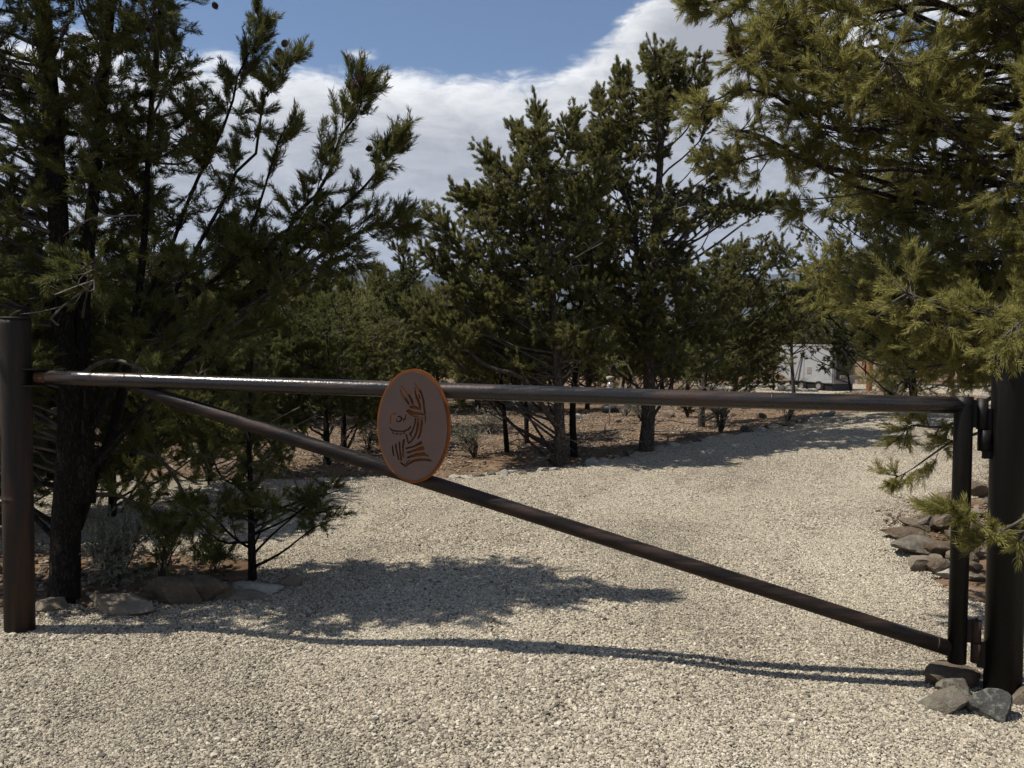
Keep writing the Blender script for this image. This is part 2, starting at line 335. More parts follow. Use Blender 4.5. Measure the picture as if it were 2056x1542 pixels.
def scatter(name, P, turn, size, pick, group, parent=None, material=None):
    me = bpy.data.meshes.new(name); n = len(P)
    me.vertices.add(n); me.vertices.foreach_set('co', np.asarray(P, np.float32).ravel())
    me.attributes.new('turn', 'FLOAT_VECTOR', 'POINT').data.foreach_set('vector', np.asarray(turn, np.float32).ravel())
    me.attributes.new('size', 'FLOAT', 'POINT').data.foreach_set('value', np.asarray(size, np.float32))
    me.attributes.new('pick', 'INT', 'POINT').data.foreach_set('value', np.asarray(pick, np.int32))
    if material: me.materials.append(material)
    o = link(name, me, None, parent); md = o.modifiers.new('scatter', 'NODES'); md.node_group = group
    o['kind'] = 'stuff'; return o
def eulers(D, spin):
    """XYZ eulers turning +Z to D after spinning about Z"""
    D = unit(D); ref = np.where(np.abs(D[:, 2:3]) > 0.95, np.array((1.0, 0, 0)), np.array((0, 0, 1.0)))
    a = unit(np.cross(ref, D)); b = np.cross(D, a); c, s = np.cos(spin)[:, None], np.sin(spin)[:, None]
    X = a * c + b * s; Y = -a * s + b * c
    R = np.stack((X, Y, D), -1)
    ry = np.arcsin(np.clip(-R[:, 2, 0], -1, 1)); rx = np.arctan2(R[:, 2, 1], R[:, 2, 2]); rz = np.arctan2(R[:, 1, 0], R[:, 0, 0])
    return np.stack((rx, ry, rz), -1)

def needle_sprig(name, n, length, nl, nw, seg2=True, spread=(0.65, 1.35)):
    """a shoot along +Z set with needles that curve forward"""
    t = rng.uniform(0.0, 1.0, n); ph = rng.uniform(0, 2 * np.pi, n); L = nl * rng.uniform(0.75, 1.15, n)
    ang = rng.uniform(*spread, n) * (1 - 0.5 * t)
    base = np.stack((np.zeros(n), np.zeros(n), t * length), -1) + rng.normal(0, 0.003, (n, 3))
    rad = np.stack((np.cos(ph), np.sin(ph), np.zeros(n)), -1); z = np.array((0, 0, 1.0))
    d1 = rad * np.sin(ang)[:, None] + z * np.cos(ang)[:, None]; a2 = ang * 0.45
    d2 = rad * np.sin(a2)[:, None] + z * np.cos(a2)[:, None]
    side = unit(np.cross(d1, rng.normal(0, 1, (n, 3)))) * nw / 2
    mid = base + d1 * (L * 0.55)[:, None]; tip = mid + d2 * (L * 0.5)[:, None]
    V = np.stack((base - side, base + side, mid + side * 0.9, mid - side * 0.9, tip), 1).reshape(-1, 3)
    i = np.arange(n)[:, None] * 5
    q = i + np.array((0, 1, 2, 3)); tr = i + np.array((3, 2, 4))
    me = mesh_np(name, V, [q, tr], True)
    me.attributes.new('tone', 'FLOAT', 'POINT').data.foreach_set('value', np.repeat(rng.uniform(0, 1, n), 5).astype(np.float32)); return me
def sprig_set(tagname, n, length, nl, nw, material, k=5):
    ps = [proto(f'{tagname}_sprig', needle_sprig(f'{tagname}_sprig', n, length, nl, nw), material) for _ in range(k)]
    return scatter_group(f'{tagname}_scatter', ps), k
SPRIG = {
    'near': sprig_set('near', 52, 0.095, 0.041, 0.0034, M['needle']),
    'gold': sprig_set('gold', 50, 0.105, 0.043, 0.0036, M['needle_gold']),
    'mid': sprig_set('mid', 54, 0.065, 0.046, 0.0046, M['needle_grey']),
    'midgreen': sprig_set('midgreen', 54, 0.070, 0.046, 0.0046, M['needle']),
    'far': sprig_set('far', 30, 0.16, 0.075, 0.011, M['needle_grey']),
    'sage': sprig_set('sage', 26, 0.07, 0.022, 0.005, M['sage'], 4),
}

# ------------------------------------------------------------------ the setting
far_edge = [ground(px, py)[:2] for px, py in ((1850, 822), (1760, 829), (1700, 833), (1660, 837), (1590, 853), (1520, 866), (1440, 880), (1370, 895), (1300, 908), (1220, 927), (1140, 942), (1060, 951), (980, 958), (900, 963), (760, 966), (560, 966), (300, 964))]
GR = np.array([(-14, -6), (14, -6), (14, 3.0), (5.5, 3.4), (3.05, 4.35), (3.10, 6.15), (3.38, 7.6), (4.5, 9.0), (5.6, 10.4), (8.0, 13.4), (12.5, 16.5), (18, 18.5), (18, 22)] + far_edge + [(-14, 11.4)], float)
ISL = np.array([(-14, 4.95), (-3.3, 4.98), (-2.6, 5.05), (-2.1, 5.35), (-1.75, 5.8), (-1.62, 6.15), (-2.0, 6.5), (-3.0, 6.75), (-5, 6.9), (-14, 7.2)], float)
def inpoly(x, y, P):
    x = np.asarray(x, float); y = np.asarray(y, float); r = np.zeros(x.shape, bool); j = len(P) - 1
    for i in range(len(P)):
        xi, yi = P[i]; xj, yj = P[j]
        c = ((yi > y) != (yj > y)) & (x < (xj - xi) * (y - yi) / (yj - yi + 1e-12) + xi); r ^= c; j = i
    return r
def edge_dist(x, y, P):
    x = np.asarray(x, float); y = np.asarray(y, float); d = np.full(x.shape, 1e9)
    for i in range(len(P)):
        a = P[i - 1]; b = P[i]; ab = b - a; t = np.clip(((x - a[0]) * ab[0] + (y - a[1]) * ab[1]) / (ab @ ab), 0, 1)
        d = np.minimum(d, np.hypot(x - a[0] - t * ab[0], y - a[1] - t * ab[1]))
    return d
def on_gravel(x, y): return inpoly(x, y, GR) & ~inpoly(x, y, ISL)
# ground: one sheet out to the hills
u = np.linspace(-1, 1, 201); A_ = 9.2
gx = 16000 * np.sinh(A_ * u) / np.sinh(A_); gy = gx + 9.0
X, Y = np.meshgrid(gx, gy)
ins = on_gravel(X, Y); dist = np.minimum(edge_dist(X, Y, GR), edge_dist(X, Y, ISL))
Z = HT(X, Y) - np.where(ins, 0.10 * smooth(0.0, 0.5, dist), 0)
Z = np.where(np.hypot(X, Y) > 70, Z - 0.00 * X, Z)
idx = np.arange(X.size).reshape(X.shape)
q = np.stack((idx[:-1, :-1], idx[:-1, 1:], idx[1:, 1:], idx[1:, :-1]), -1).reshape(-1, 4)
tag(link('ground', mesh_np('ground', np.stack((X, Y, Z), -1).reshape(-1, 3), q), M['dirt']), kind='structure')
# gravel bed sheet
gx = np.arange(-14, 30.1, 0.2); gy = np.arange(-6, 34.1, 0.2); X, Y = np.meshgrid(gx, gy); Z = HT(X, Y) + 0.006
idx = np.arange(X.size).reshape(X.shape); q = np.stack((idx[:-1, :-1], idx[:-1, 1:], idx[1:, 1:], idx[1:, :-1]), -1).reshape(-1, 4)
cx = X.ravel()[q].mean(1); cy = Y.ravel()[q].mean(1); q = q[on_gravel(cx, cy)]
used = np.unique(q); remap = np.zeros(X.size, int); remap[used] = np.arange(len(used))
tag(link('driveway', mesh_np('driveway', np.stack((X, Y, Z), -1).reshape(-1, 3)[used], remap[q]), M['gravel_bed']), kind='structure')
# loose stones: patches of crushed rock
def ico(sub):
    bm = bmesh.new(); bmesh.ops.create_icosphere(bm, subdivisions=sub, radius=1.0)
    V = np.array([v.co[:] for v in bm.verts]); F = np.array([[v.index for v in f.verts] for f in bm.faces]); bm.free(); return V, F
IV, IF = ico(1)
def stone_patch(name, n, R, smin, smax, material, zjit=0.008, flat=(0.45, 0.8), shift=0.0):
    r = R * np.sqrt(rng.uniform(0, 1, n)); a = rng.uniform(0, 2 * np.pi, n)
    c = np.stack((r * np.cos(a), r * np.sin(a), rng.uniform(0.0, zjit, n)), -1)
    s = smin + (smax - smin) * rng.beta(1.6, 3.0, n)
    sc = np.stack((s * rng.uniform(0.8, 1.45, n), s * rng.uniform(0.65, 1.0, n), s * rng.uniform(*flat, n)), -1) / 2
    V = IV[None] * (1 + rng.uniform(-0.28, 0.28, (n, len(IV), 1))) * sc[:, None]
    th = rng.uniform(0, 2 * np.pi, n); tl = rng.normal(0, 0.35, n)
    ct, st, cl, sl = np.cos(th), np.sin(th), np.cos(tl), np.sin(tl)
    x = V[..., 0] * cl[:, None] - V[..., 2] * sl[:, None]; z = V[..., 0] * sl[:, None] + V[..., 2] * cl[:, None]; y = V[..., 1]
    V = np.stack((x * ct[:, None] - y * st[:, None], x * st[:, None] + y * ct[:, None], z), -1) + c[:, None]
    F = IF[None] + (np.arange(n) * len(IV))[:, None, None]
    me = mesh_np(name, V.reshape(-1, 3), F.reshape(-1, 3), False)
    tone = np.clip(rng.beta(2.6, 2.0, n) + (rng.uniform(0, 1, n) < 0.10) * -0.35 + shift, 0, 1)
    me.attributes.new('tone', 'FLOAT', 'POINT').data.foreach_set('value', np.repeat(tone, len(IV)).astype(np.float32))
    return proto(name, me, material)
gset = scatter_group('gravel_scatter', [stone_patch('gravel_patch', 3200, 0.36, 0.007, 0.023, M['gravel'], 0.008, (0.5, 0.9), sh) for sh in (-0.13, -0.06, 0.0, 0.05, 0.09)] +
                     [stone_patch('coarse_patch', 560, 0.36, 0.014, 0.034, M['gravel'], 0.012, (0.5, 0.9)) for _ in range(3)])
sp = 0.31
px_, py_ = np.meshgrid(np.arange(-10, 30, sp), np.arange(1.6, 34, sp)); px_ = px_.ravel() + rng.uniform(-0.1, 0.1, px_.size); py_ = py_.ravel() + rng.uniform(-0.1, 0.1, py_.size)
ok = on_gravel(px_, py_) & (np.abs(px_) < 0.75 * py_ + 1.6) & ((edge_dist(px_, py_, ISL) > 0.07) | (py_ > 7.5)) & ((edge_dist(px_, py_, GR) > 0.05))
px_, py_ = px_[ok], py_[ok]
def normals(x, y):
    e = 0.1; return unit(np.stack((HT(x - e, y) - HT(x + e, y), HT(x, y - e) - HT(x, y + e), np.full(x.shape, 2 * e)), -1))
Pg = np.stack((px_, py_, HT(px_, py_) + 0.006), -1); n_ = len(Pg)
# coarser stones lie on the ridge between the tracks and along the edges
coarse = rng.uniform(0, 1, n_) < np.clip(0.10 + 0.6 * np.exp(-((px_ - 0.1) / 0.5) ** 2) + 0.6 * np.exp(-((px_ + 2.7) / 0.5) ** 2) * (py_ < 5.2), 0, 1)
P2 = Pg[coarse]
scatter('gravel', np.vstack((Pg, P2)), np.vstack((eulers(normals(px_, py_), rng.uniform(0, 6.28, n_)), eulers(normals(P2[:, 0], P2[:, 1]), rng.uniform(0, 6.28, len(P2))))),
        np.concatenate((np.ones(n_), np.ones(len(P2)))), np.concatenate((np.clip(np.round(2 + 3.2 * wob(px_, py_, 0.9, 4.0) - 1.6 * (np.exp(-((px_ + 1.15) / 0.35) ** 2) + np.exp(-((px_ - 1.25) / 0.35) ** 2)) * (py_ < 9) + rng.normal(0, 0.7, n_)), 0, 4), rng.integers(5, 8, len(P2)))), gset, material=M['gravel'])
# stones and duff on the dirt
lset = scatter_group('dirt_scatter', [stone_patch('dirt_patch', 230, 0.7, 0.012, 0.075, M['litter'], 0.004, (0.3, 0.6)) for _ in range(5)])
lx, ly = np.meshgrid(np.arange(-16, 22, 0.75), np.arange(3, 42, 0.75)); lx = lx.ravel() + rng.uniform(-.3, .3, lx.size); ly = ly.ravel() + rng.uniform(-.3, .3, ly.size)
ok = ~on_gravel(lx, ly) & (np.abs(lx) < 0.75 * ly + 1.5); ok &= (np.minimum(edge_dist(lx, ly, GR), edge_dist(lx, ly, ISL)) > 0.30)
lx, ly = lx[ok], ly[ok]; n_ = len(lx)
scatter('dirt_litter', np.stack((lx, ly, HT(lx, ly)), -1), eulers(normals(lx, ly), rng.uniform(0, 6.28, n_)), np.ones(n_), rng.integers(0, 5, n_), lset, material=M['litter'])
# far hills
def ridge(name, dist, base, amp, seed):
    a = np.radians(np.linspace(-75, 75, 240)); rows = []
    for k, (dr, hf) in enumerate(((-0.28, 0.0), (-0.18, 0.35), (-0.08, 0.75), (0.0, 1.0), (0.12, 0.6), (0.25, 0.0))):
        prof = base + amp * np.array([mnoise.fractal((math.sin(t) * 9, math.cos(t) * 9, seed), 0.9, 2.2, 6) for t in a])
        jit = np.array([mnoise.noise((t * 40, k * 3.1, seed)) for t in a]) * 0.08
        r = dist * (1 + dr + jit * 0.4); rows.append(np.stack((np.sin(a) * r, np.cos(a) * r, dist * prof * np.clip(hf * (1 + jit), 0, 1) - 2), -1))
    V = np.stack(rows); idx = np.arange(V.shape[0] * V.shape[1]).reshape(V.shape[:2])
    q = np.stack((idx[:-1, :-1], idx[:-1, 1:], idx[1:, 1:], idx[1:, :-1]), -1).reshape(-1, 4)
    tag(link(name, mesh_np(name, V.reshape(-1, 3), q), M['hill']), kind='structure')
ridge('hills', 6500, 0.079, 0.006, 3.3)
ridge('mountains', 10500, 0.090, 0.006, 8.1)

# the air: far hills fade to blue
hz = MB().box((0, 0, 698), (36000, 36000, 1404)).build('haze', None); hz['kind'] = 'stuff'
hm = bpy.data.materials.new('haze'); hm.use_nodes = True; ht_ = hm.node_tree; ht_.nodes.clear()
ho = ht_.nodes.new('ShaderNodeOutputMaterial'); pv = ht_.nodes.new('ShaderNodeVolumePrincipled')
pv.inputs['Color'].default_value = (0.50, 0.68, 1.0, 1); pv.inputs['Density'].default_value = 0.00005; pv.inputs['Anisotropy'].default_value = 0.2
ht_.links.new(pv.outputs[0], ho.inputs['Volume']); hz.data.materials.append(hm)

# ------------------------------------------------------------------ pines
def rot_smooth(P, K): return curve(P, K)
def pxpath(pts):
    """(px, py, depth) -> 3-D points"""
    return np.array([at(*p) for p in pts])
def trunk_mesh(path, r0, r1, S=14, K=None, lump=0.08, flare=0.35):
    P = curve(path, K or max(12, len(path) * 6)); t = np.linspace(0, 1, len(P)); R = r0 + (r1 - r0) * t ** 0.85; R = R * (1 + flare * np.exp(-t * 22))
    V, F = tubes(P[None], R[None], S); V = V.reshape(len(P), S, 3)
    for i in range(len(P)):
        for s in range(S):
            V[i, s] = P[i] + (V[i, s] - P[i]) * (1 + lump * mnoise.noise(Vector(V[i, s]) * 7.0) + lump * 0.6 * math.sin(s * 2.4 + i * 0.2))
    return mesh_np('trunk', V.reshape(-1, 3), F), P, R
def pine(label, d, trunks, polys, holes=(), lobe_r=0.35, n_lobes=30, twigs=26, spr=5, sset='mid', depth_r=1.2, plumes=(), scale=1.0, bark='bark', name='pine_tree',
         group=None, sides=12, n_limbs=8, k_rise=(0.35, 0.95), cones=(), dead=4, tw_r=0.006, zmin=0.35, cat='tree', up=0.45, d_shift=0.0):
    base = np.array(trunks[0][0][0]); root = thing(name, label, cat, tuple(base), group)
    def put(nm, me, m, kind=None):
        o = link(nm, me, m, root); o.matrix_parent_inverse = Matrix.Translation(-Vector(base)); 
        if kind: o['kind'] = kind
        return o
    tr = []
    for path, r0, r1 in trunks:
        me, P, R = trunk_mesh(path, r0, r1, sides); put('trunk', me, M[bark]); tr.append((P, R))
    TP = np.vstack([p for p, _ in tr]); TR = np.concatenate([r for _, r in tr])
    # foliage masses
    lobes = []
    def unpx(poly): return np.array([(at(x, y, d)[0], at(x, y, d)[2]) for x, y in poly])
    polys = [unpx(p) for p in polys]; holes = [unpx(h) for h in holes]
    if polys:
        mn = np.min([p.min(0) for p in polys], 0); mxx = np.max([p.max(0) for p in polys], 0)
        n_try = 0
        while len(lobes) < n_lobes and n_try < n_lobes * 60:
            best = None
            for _ in range(7):
                n_try += 1
                c = rng.uniform(mn, mxx); r = lobe_r * rng.uniform(0.7, 1.3)
                tx = c[0] + 0.75 * r * np.array((0, 1, -1, 0, 0)); tz = c[1] + 0.6 * r * np.array((0, 0, 0, 1, -1))
                if not np.any([np.all(inpoly(tx, tz, p)) for p in polys]): continue
                if any(inpoly(c[:1], c[1:], h)[0] for h in holes): continue
                ax = TP[np.argmin(np.abs(TP[:, 2] - c[1]))]; dx = c[0] - ax[0]
                w = math.sqrt(max(0.06, 1 - (dx / (depth_r * 1.8)) ** 2)) * depth_r
                p = np.array((c[0], ax[1] + d_shift + rng.uniform(-1, 1) * w, c[1]))
                if p[2] < zmin: continue
                m = min((np.linalg.norm(p - q[0]) for q in lobes), default=9)
                if best is None or m > best[0]: best = (m, p, r)
            if best: lobes.append((best[1], best[2], None))
    limbs = []                                              # polyline, radius at its root
    for p, r, _ in lobes:
        h = np.hypot(TP[:, 0] - p[0], TP[:, 1] - p[1]); za = p[2] - rng.uniform(*k_rise) * h.min()
        i = np.argmin(np.abs(TP[:, 2] - za) + 0.5 * h); a = TP[i]
        v = p - a; L = np.linalg.norm(v)
        mid = a + v * np.array((0.55, 0.55, 0.38)) + rng.normal(0, 0.05 * L, 3)
        end = p + unit(v) * r * 0.6
        limbs.append((curve((a, mid, p, end), 9), min(TR[i] * 0.6, 0.006 + 0.0075 * L), p, r, 0.30))
    for pts, r_root, r_fol, t0 in plumes:                   # explicit branches, foliage along their outer part
        P = curve(pxpath(pts), 16); kk = rng.uniform(0, 50)
        P = P + np.array([[mnoise.noise(Vector(p) * 2.2 + Vector((k * 9 + kk, 0, kk))) for k in range(3)] for p in P]) * 0.16 * np.linspace(0, 1, len(P))[:, None] ** 0.7
        limbs.append((P, r_root, None, r_fol, t0))
    for P, R in tr:                                         # the leader at the top of each trunk
        limbs.append((curve(P[int(len(P) * 0.74):], 16), 0.004, None, lobe_r * 0.55, 0.0))
    TW, TWR, SP, SD, LB = [], [], [], [], []
    for P, r0, c, r, t0 in limbs:
        K = len(P); LB.append((P, r0))
        if c is not None:
            n = max(5, int(twigs * (r / lobe_r) ** 2)); dirs = unit(rng.normal(0, 1, (n, 3)) * np.array((1, 1, 0.8))); E = c + dirs * r * rng.uniform(0.15, 1, (n, 1)) ** 0.5
            ti = rng.uniform(0.45, 1.0, n)
        else:
            length = np.linalg.norm(np.diff(P, axis=0), axis=1).sum(); n = int(twigs * length * (1 - t0) * 1.9 * r / 0.17) + 3
            ti = rng.uniform(t0, 1.0, n); b = P[(ti * (K - 1)).astype(int)]; tg = unit(np.gradient(P, axis=0))[(ti * (K - 1)).astype(int)]
            E = b + unit(rng.normal(0, 1, (n, 3))) * r * rng.uniform(0.2, 1, (n, 1)) ** 0.6 * (1.15 - 0.5 * ti[:, None]) + tg * r * 0.7
        f = ti * (K - 1); i0 = np.minimum(f.astype(int), K - 2); Q = P[i0] + (P[i0 + 1] - P[i0]) * (f - i0)[:, None]
        mid = (Q + E) / 2 + np.array((0, 0, -1)) * np.linalg.norm(E - Q, axis=1, keepdims=True) * rng.uniform(-0.05, 0.22, (n, 1))
        t = np.linspace(0, 1, 4)[None, :, None]; C = Q[:, None] * (1 - t) ** 2 + mid[:, None] * 2 * t * (1 - t) + E[:, None] * t * t
        TW.append(C); TWR.append(np.broadcast_to(np.array((1.0, 0.8, 0.6, 0.35)), (n, 4)) * tw_r * rng.uniform(0.7, 1.3, (n, 1)))
        ce = c if c is not None else P[K // 2]
        for k in range(spr):
            ts = 1.0 if k == 0 else rng.uniform(0.35, 1.0, (n, 1)); ts = np.broadcast_to(ts, (n, 1))
            pos = Q * (1 - ts) ** 2 + mid * 2 * ts * (1 - ts) + E * ts * ts; tg = unit((mid - Q) * (1 - ts) + (E - mid) * ts)
            D = tg * 0.8 + np.array((0, 0, up)) + unit(E - ce) * 0.3 + rng.normal(0, 0.42, (n, 3))
            SP.append(pos - unit(D) * 0.02 * scale); SD.append(unit(D))
    # limbs: the largest as parts of their own, the rest joined with the twigs
    LB.sort(key=lambda b: -b[1] * np.linalg.norm(b[0][-1] - b[0][0])); rest = []
    for i, (P, r0) in enumerate(LB):
        R = r0 * (1 - 0.85 * np.linspace(0, 1, len(P)))
        P = P + np.array([[mnoise.noise(Vector(p) * 2.5 + Vector((k * 9, 0, i))) for k in range(3)] for p in P]) * 0.10 * np.linspace(0, 1, len(P))[:, None]
        if i < n_limbs:
            V, F = tubes(P[None], R[None], 8); put('limb', mesh_np('limb', V, F), M[bark])
        else: rest.append((P, R))
    Vs, Fq, off = [], [], 0
    groups = {}
    for P, R in rest: groups.setdefault(len(P), []).append((P, R))
    parts = [tubes(np.array([p for p, _ in g]), np.array([r for _, r in g]), 5, False) for g in groups.values()]
    parts.append(tubes(np.vstack(TW), np.vstack(TWR), 3, False))
    for V, F in parts: Vs.append(V); Fq.append(F[0] + off); off += len(V)
    put('twigs', mesh_np('twigs', np.vstack(Vs), np.vstack(Fq)), M['twig'], 'stuff')
    # a few bare dead sticks
    for k in range(dead):
        i = rng.integers(int(len(tr[0][0]) * 0.15), int(len(tr[0][0]) * 0.7)); a = tr[0][0][i]; az_ = rng.uniform(0, 6.28); L = rng.uniform(0.4, 1.1) * scale
        v = np.array((math.cos(az_), math.sin(az_) * 0.7 - 0.4, rng.uniform(-0.1, 0.5))) * L
        P = curve((a, a + v * 0.3 + rng.normal(0, 0.05, 3), a + v * 0.6 + rng.normal(0, 0.08, 3), a + v), 8); mb = MB(); mb.tube(P, np.linspace(0.009, 0.003, 8) * scale, 5)
        for f in (3, 4, 5, 6):
            w = rng.normal(0, 0.14, 3) * scale + v * 0.12; mb.tube(curve((P[f], P[f] + w * 0.5 + rng.normal(0, .02, 3), P[f] + w), 4), np.linspace(0.0045, 0.002, 4) * scale, 4)
        o = mb.build('dead_branch', M['dead'], root); o.matrix_parent_inverse = Matrix.Translation(-Vector(base))
    SP = np.vstack(SP); SD = np.vstack(SD); n = len(SP); g, k = SPRIG[sset]
    o = scatter('crown', SP, eulers(SD, rng.uniform(0, 6.28, n)), rng.uniform(0.75, 1.25, n) * scale, rng.integers(0, k, n), g, root)
    o.matrix_parent_inverse = Matrix.Translation(-Vector(base))
    for cp in cones:
        c = pine_cone(root, at(*cp)); c.matrix_parent_inverse = Matrix.Translation(-Vector(base))
    return root
_cone = []
def pine_cone(parent, p):
    if not _cone:
        mb = MB(); n = 46
        for i in range(n):
            t = i / n; a = i * 2.39996; z = 0.045 * (t - 0.45); rr = 0.024 * math.sin(math.pi * (0.12 + 0.85 * t)) + 0.004
            o = np.array((math.cos(a), math.sin(a), 0.0)); s = np.array((-math.sin(a), math.cos(a), 0.0)); z1 = np.array((0, 0, 1.0))
            b = o * rr * 0.3 + z1 * z; w = 0.008
            mb.add([b - s * w * 0.5, b + s * w * 0.5, b + o * rr * 0.8 + s * w + z1 * 0.006, b + o * rr + z1 * 0.012, b + o * rr * 0.8 - s * w + z1 * 0.006, b + z1 * 0.008], [[(0, 1, 2, 3, 4)], [(5, 4, 3), (5, 3, 2), (5, 2, 1), (5, 0, 4), (5, 1, 0)]])
        _cone.append(mb.build('pine_cone', M['cone'], parent)); o = _cone[0]
    else:
        o = _cone[0].copy(); COL.objects.link(o); o.parent = parent
    o.location = tuple(p); o.scale = (0.75,) * 3; o.rotation_euler = (rng.uniform(0, 1.2), rng.uniform(0, 1.2), rng.uniform(0, 6)); return o

def G(px, py): return tuple(ground(px, py))
def stem(base_px, pts, d=None):
    """trunk path: base on the ground, then points (px, py) at the base's depth (optional 3rd value: depth shift)"""
    b = np.array(G(*base_px)); dd = b[1]
    P = [b - np.array((0, 0, 0.08)), b + np.array((0, 0, 0.02))] + [at(p[0], p[1], dd + (p[2] if len(p) > 2 else 0)) for p in pts]
    return np.array(P), dd

# --- the big pine beside the left post
pA, dA = stem((128, 1207), [(135, 1000), (140, 850), (126, 650), (118, 450), (105, 250), (88, 40), (74, -150), (66, -300)])
pA2 = np.array([at(165, 1010, dA), at(172, 850, dA + 0.05), at(165, 650, dA + 0.1), (at(185, 420, dA + 0.1)), at(205, 200, dA + 0.1), at(225, -20, dA), at(235, -250, dA)])
pA3 = np.array([at(150, 1060, dA + 0.05), at(230, 850, dA + 0.25), at(272, 640, dA + 0.3), at(292, 450, dA + 0.3), at(300, 260, dA + 0.25), at(318, 60, dA + 0.2), at(335, -140, dA + 0.2)])
pine('big dark multi-stemmed pine standing behind the rusty left post', dA,
     [(pA, 0.10, 0.03), (pA2, 0.062, 0.018), (pA3, 0.036, 0.010)],
     [[(300, 430), (440, 400), (560, 400), (690, 430), (740, 520), (640, 610), (430, 740), (300, 720)],
      [(-420, -330), (260, -330), (380, -200), (440, -60), (420, 120), (400, 300), (340, 420), (300, 520), (330, 640), (420, 720), (330, 790), (120, 790), (60, 880), (-420, 940)]],
     holes=[[(225, 520), (330, 520), (320, 330), (240, 330)]],
     lobe_r=0.25, n_lobes=165, twigs=15, spr=5, sset='near', depth_r=0.55, bark='bark_dark', n_limbs=16, tw_r=0.0045, sides=16, dead=2, d_shift=0.1,
     plumes=[
         ([(168, 900, dA), (300, 570, dA + 0.25), (420, 340, dA + 0.3), (495, 130, dA + 0.3), (520, 15, dA + 0.3)], 0.019, 0.17, 0.22),
         ([(175, 880, dA), (340, 600, dA + 0.08), (460, 380, dA + 0.08), (545, 180, dA + 0.08), (568, 70, dA + 0.08)], 0.019, 0.16, 0.22),
         ([(165, 960, dA), (390, 700, dA + 0.3), (550, 520, dA + 0.08), (640, 380, dA + 0.08), (695, 250, dA + 0.08), (716, 165, dA + 0.08)], 0.024, 0.19, 0.25),
         ([(165, 965, dA), (420, 670, dA + 0.08), (590, 515, dA + 0.08), (700, 410, dA + 0.08), (775, 320, dA + 0.08), (795, 300, dA + 0.08)], 0.019, 0.16, 0.25),
         ([(420, 690, dA + 0.08), (560, 580, dA + 0.08), (690, 490, dA + 0.08), (770, 445, dA + 0.08), (800, 430, dA + 0.08)], 0.017, 0.18, 0.15),
         ([(300, 640, dA + 0.3), (440, 560, dA + 0.2), (560, 480, dA + 0.1), (640, 470, dA), (690, 540, dA)], 0.018, 0.16, 0.3),
         ([(270, 700, dA + 0.3), (400, 600, dA + 0.1), (480, 500, dA), (550, 330, dA), (600, 260, dA)], 0.018, 0.14, 0.4),
         ([(140, 930, dA), (240, 900, dA + 0.3), (330, 930, dA + 0.08), (370, 1010, dA + 0.08), (380, 1090, dA + 0.08)], 0.02, 0.13, 0.3),
         ([(140, 1000, dA), (230, 990, dA + 0.08), (310, 1040, dA + 0.08), (340, 1120, dA + 0.08)], 0.016, 0.12, 0.3),
         ([(120, 820, dA), (60, 850, dA + 0.2), (-10, 900, dA + 0.3), (-70, 1000, dA + 0.08)], 0.02, 0.2, 0.2),
         ([(150, 760, dA), (260, 720, dA - 0.3), (350, 800, dA - 0.4), (420, 860, dA - 0.4)], 0.016, 0.15, 0.3),
     ],
     cones=[(560, 105, dA + 0.08), (552, 130, dA + 0.08), (573, 88, dA + 0.08), (712, 172, dA + 0.08), (722, 158, dA + 0.08), (742, 300, dA + 0.08), (405, 205, dA), (430, 12, dA), (385, 262, dA)])

# --- the small young pine among the left rocks
pB, dB = stem((507, 1166), [(505, 1080), (503, 980), (500, 880), (502, 790), (506, 720)])
pine('young thin pine sapling growing behind the left edging rocks', dB, [(pB, 0.036, 0.008)],
     [[(500, 700), (560, 800), (600, 900), (700, 1030), (640, 1090), (520, 1060), (400, 1100), (370, 1040), (400, 960), (440, 880), (470, 780)]],
     lobe_r=0.13, n_lobes=30, twigs=8, spr=4, sset='near', scale=0.85, depth_r=0.45, bark='bark_dark', n_limbs=10, tw_r=0.0035, sides=10, dead=1, k_rise=(0.3, 0.7), zmin=0.2,
     plumes=[([(505, 1060, dB), (560, 1010, dB - 0.1), (630, 1040, dB - 0.15), (695, 1042, dB - 0.2)], 0.010, 0.09, 0.3),
             ([(505, 1100, dB), (450, 1060, dB - 0.1), (390, 1010, dB - 0.1), (330, 960, dB)], 0.010, 0.10, 0.3)])

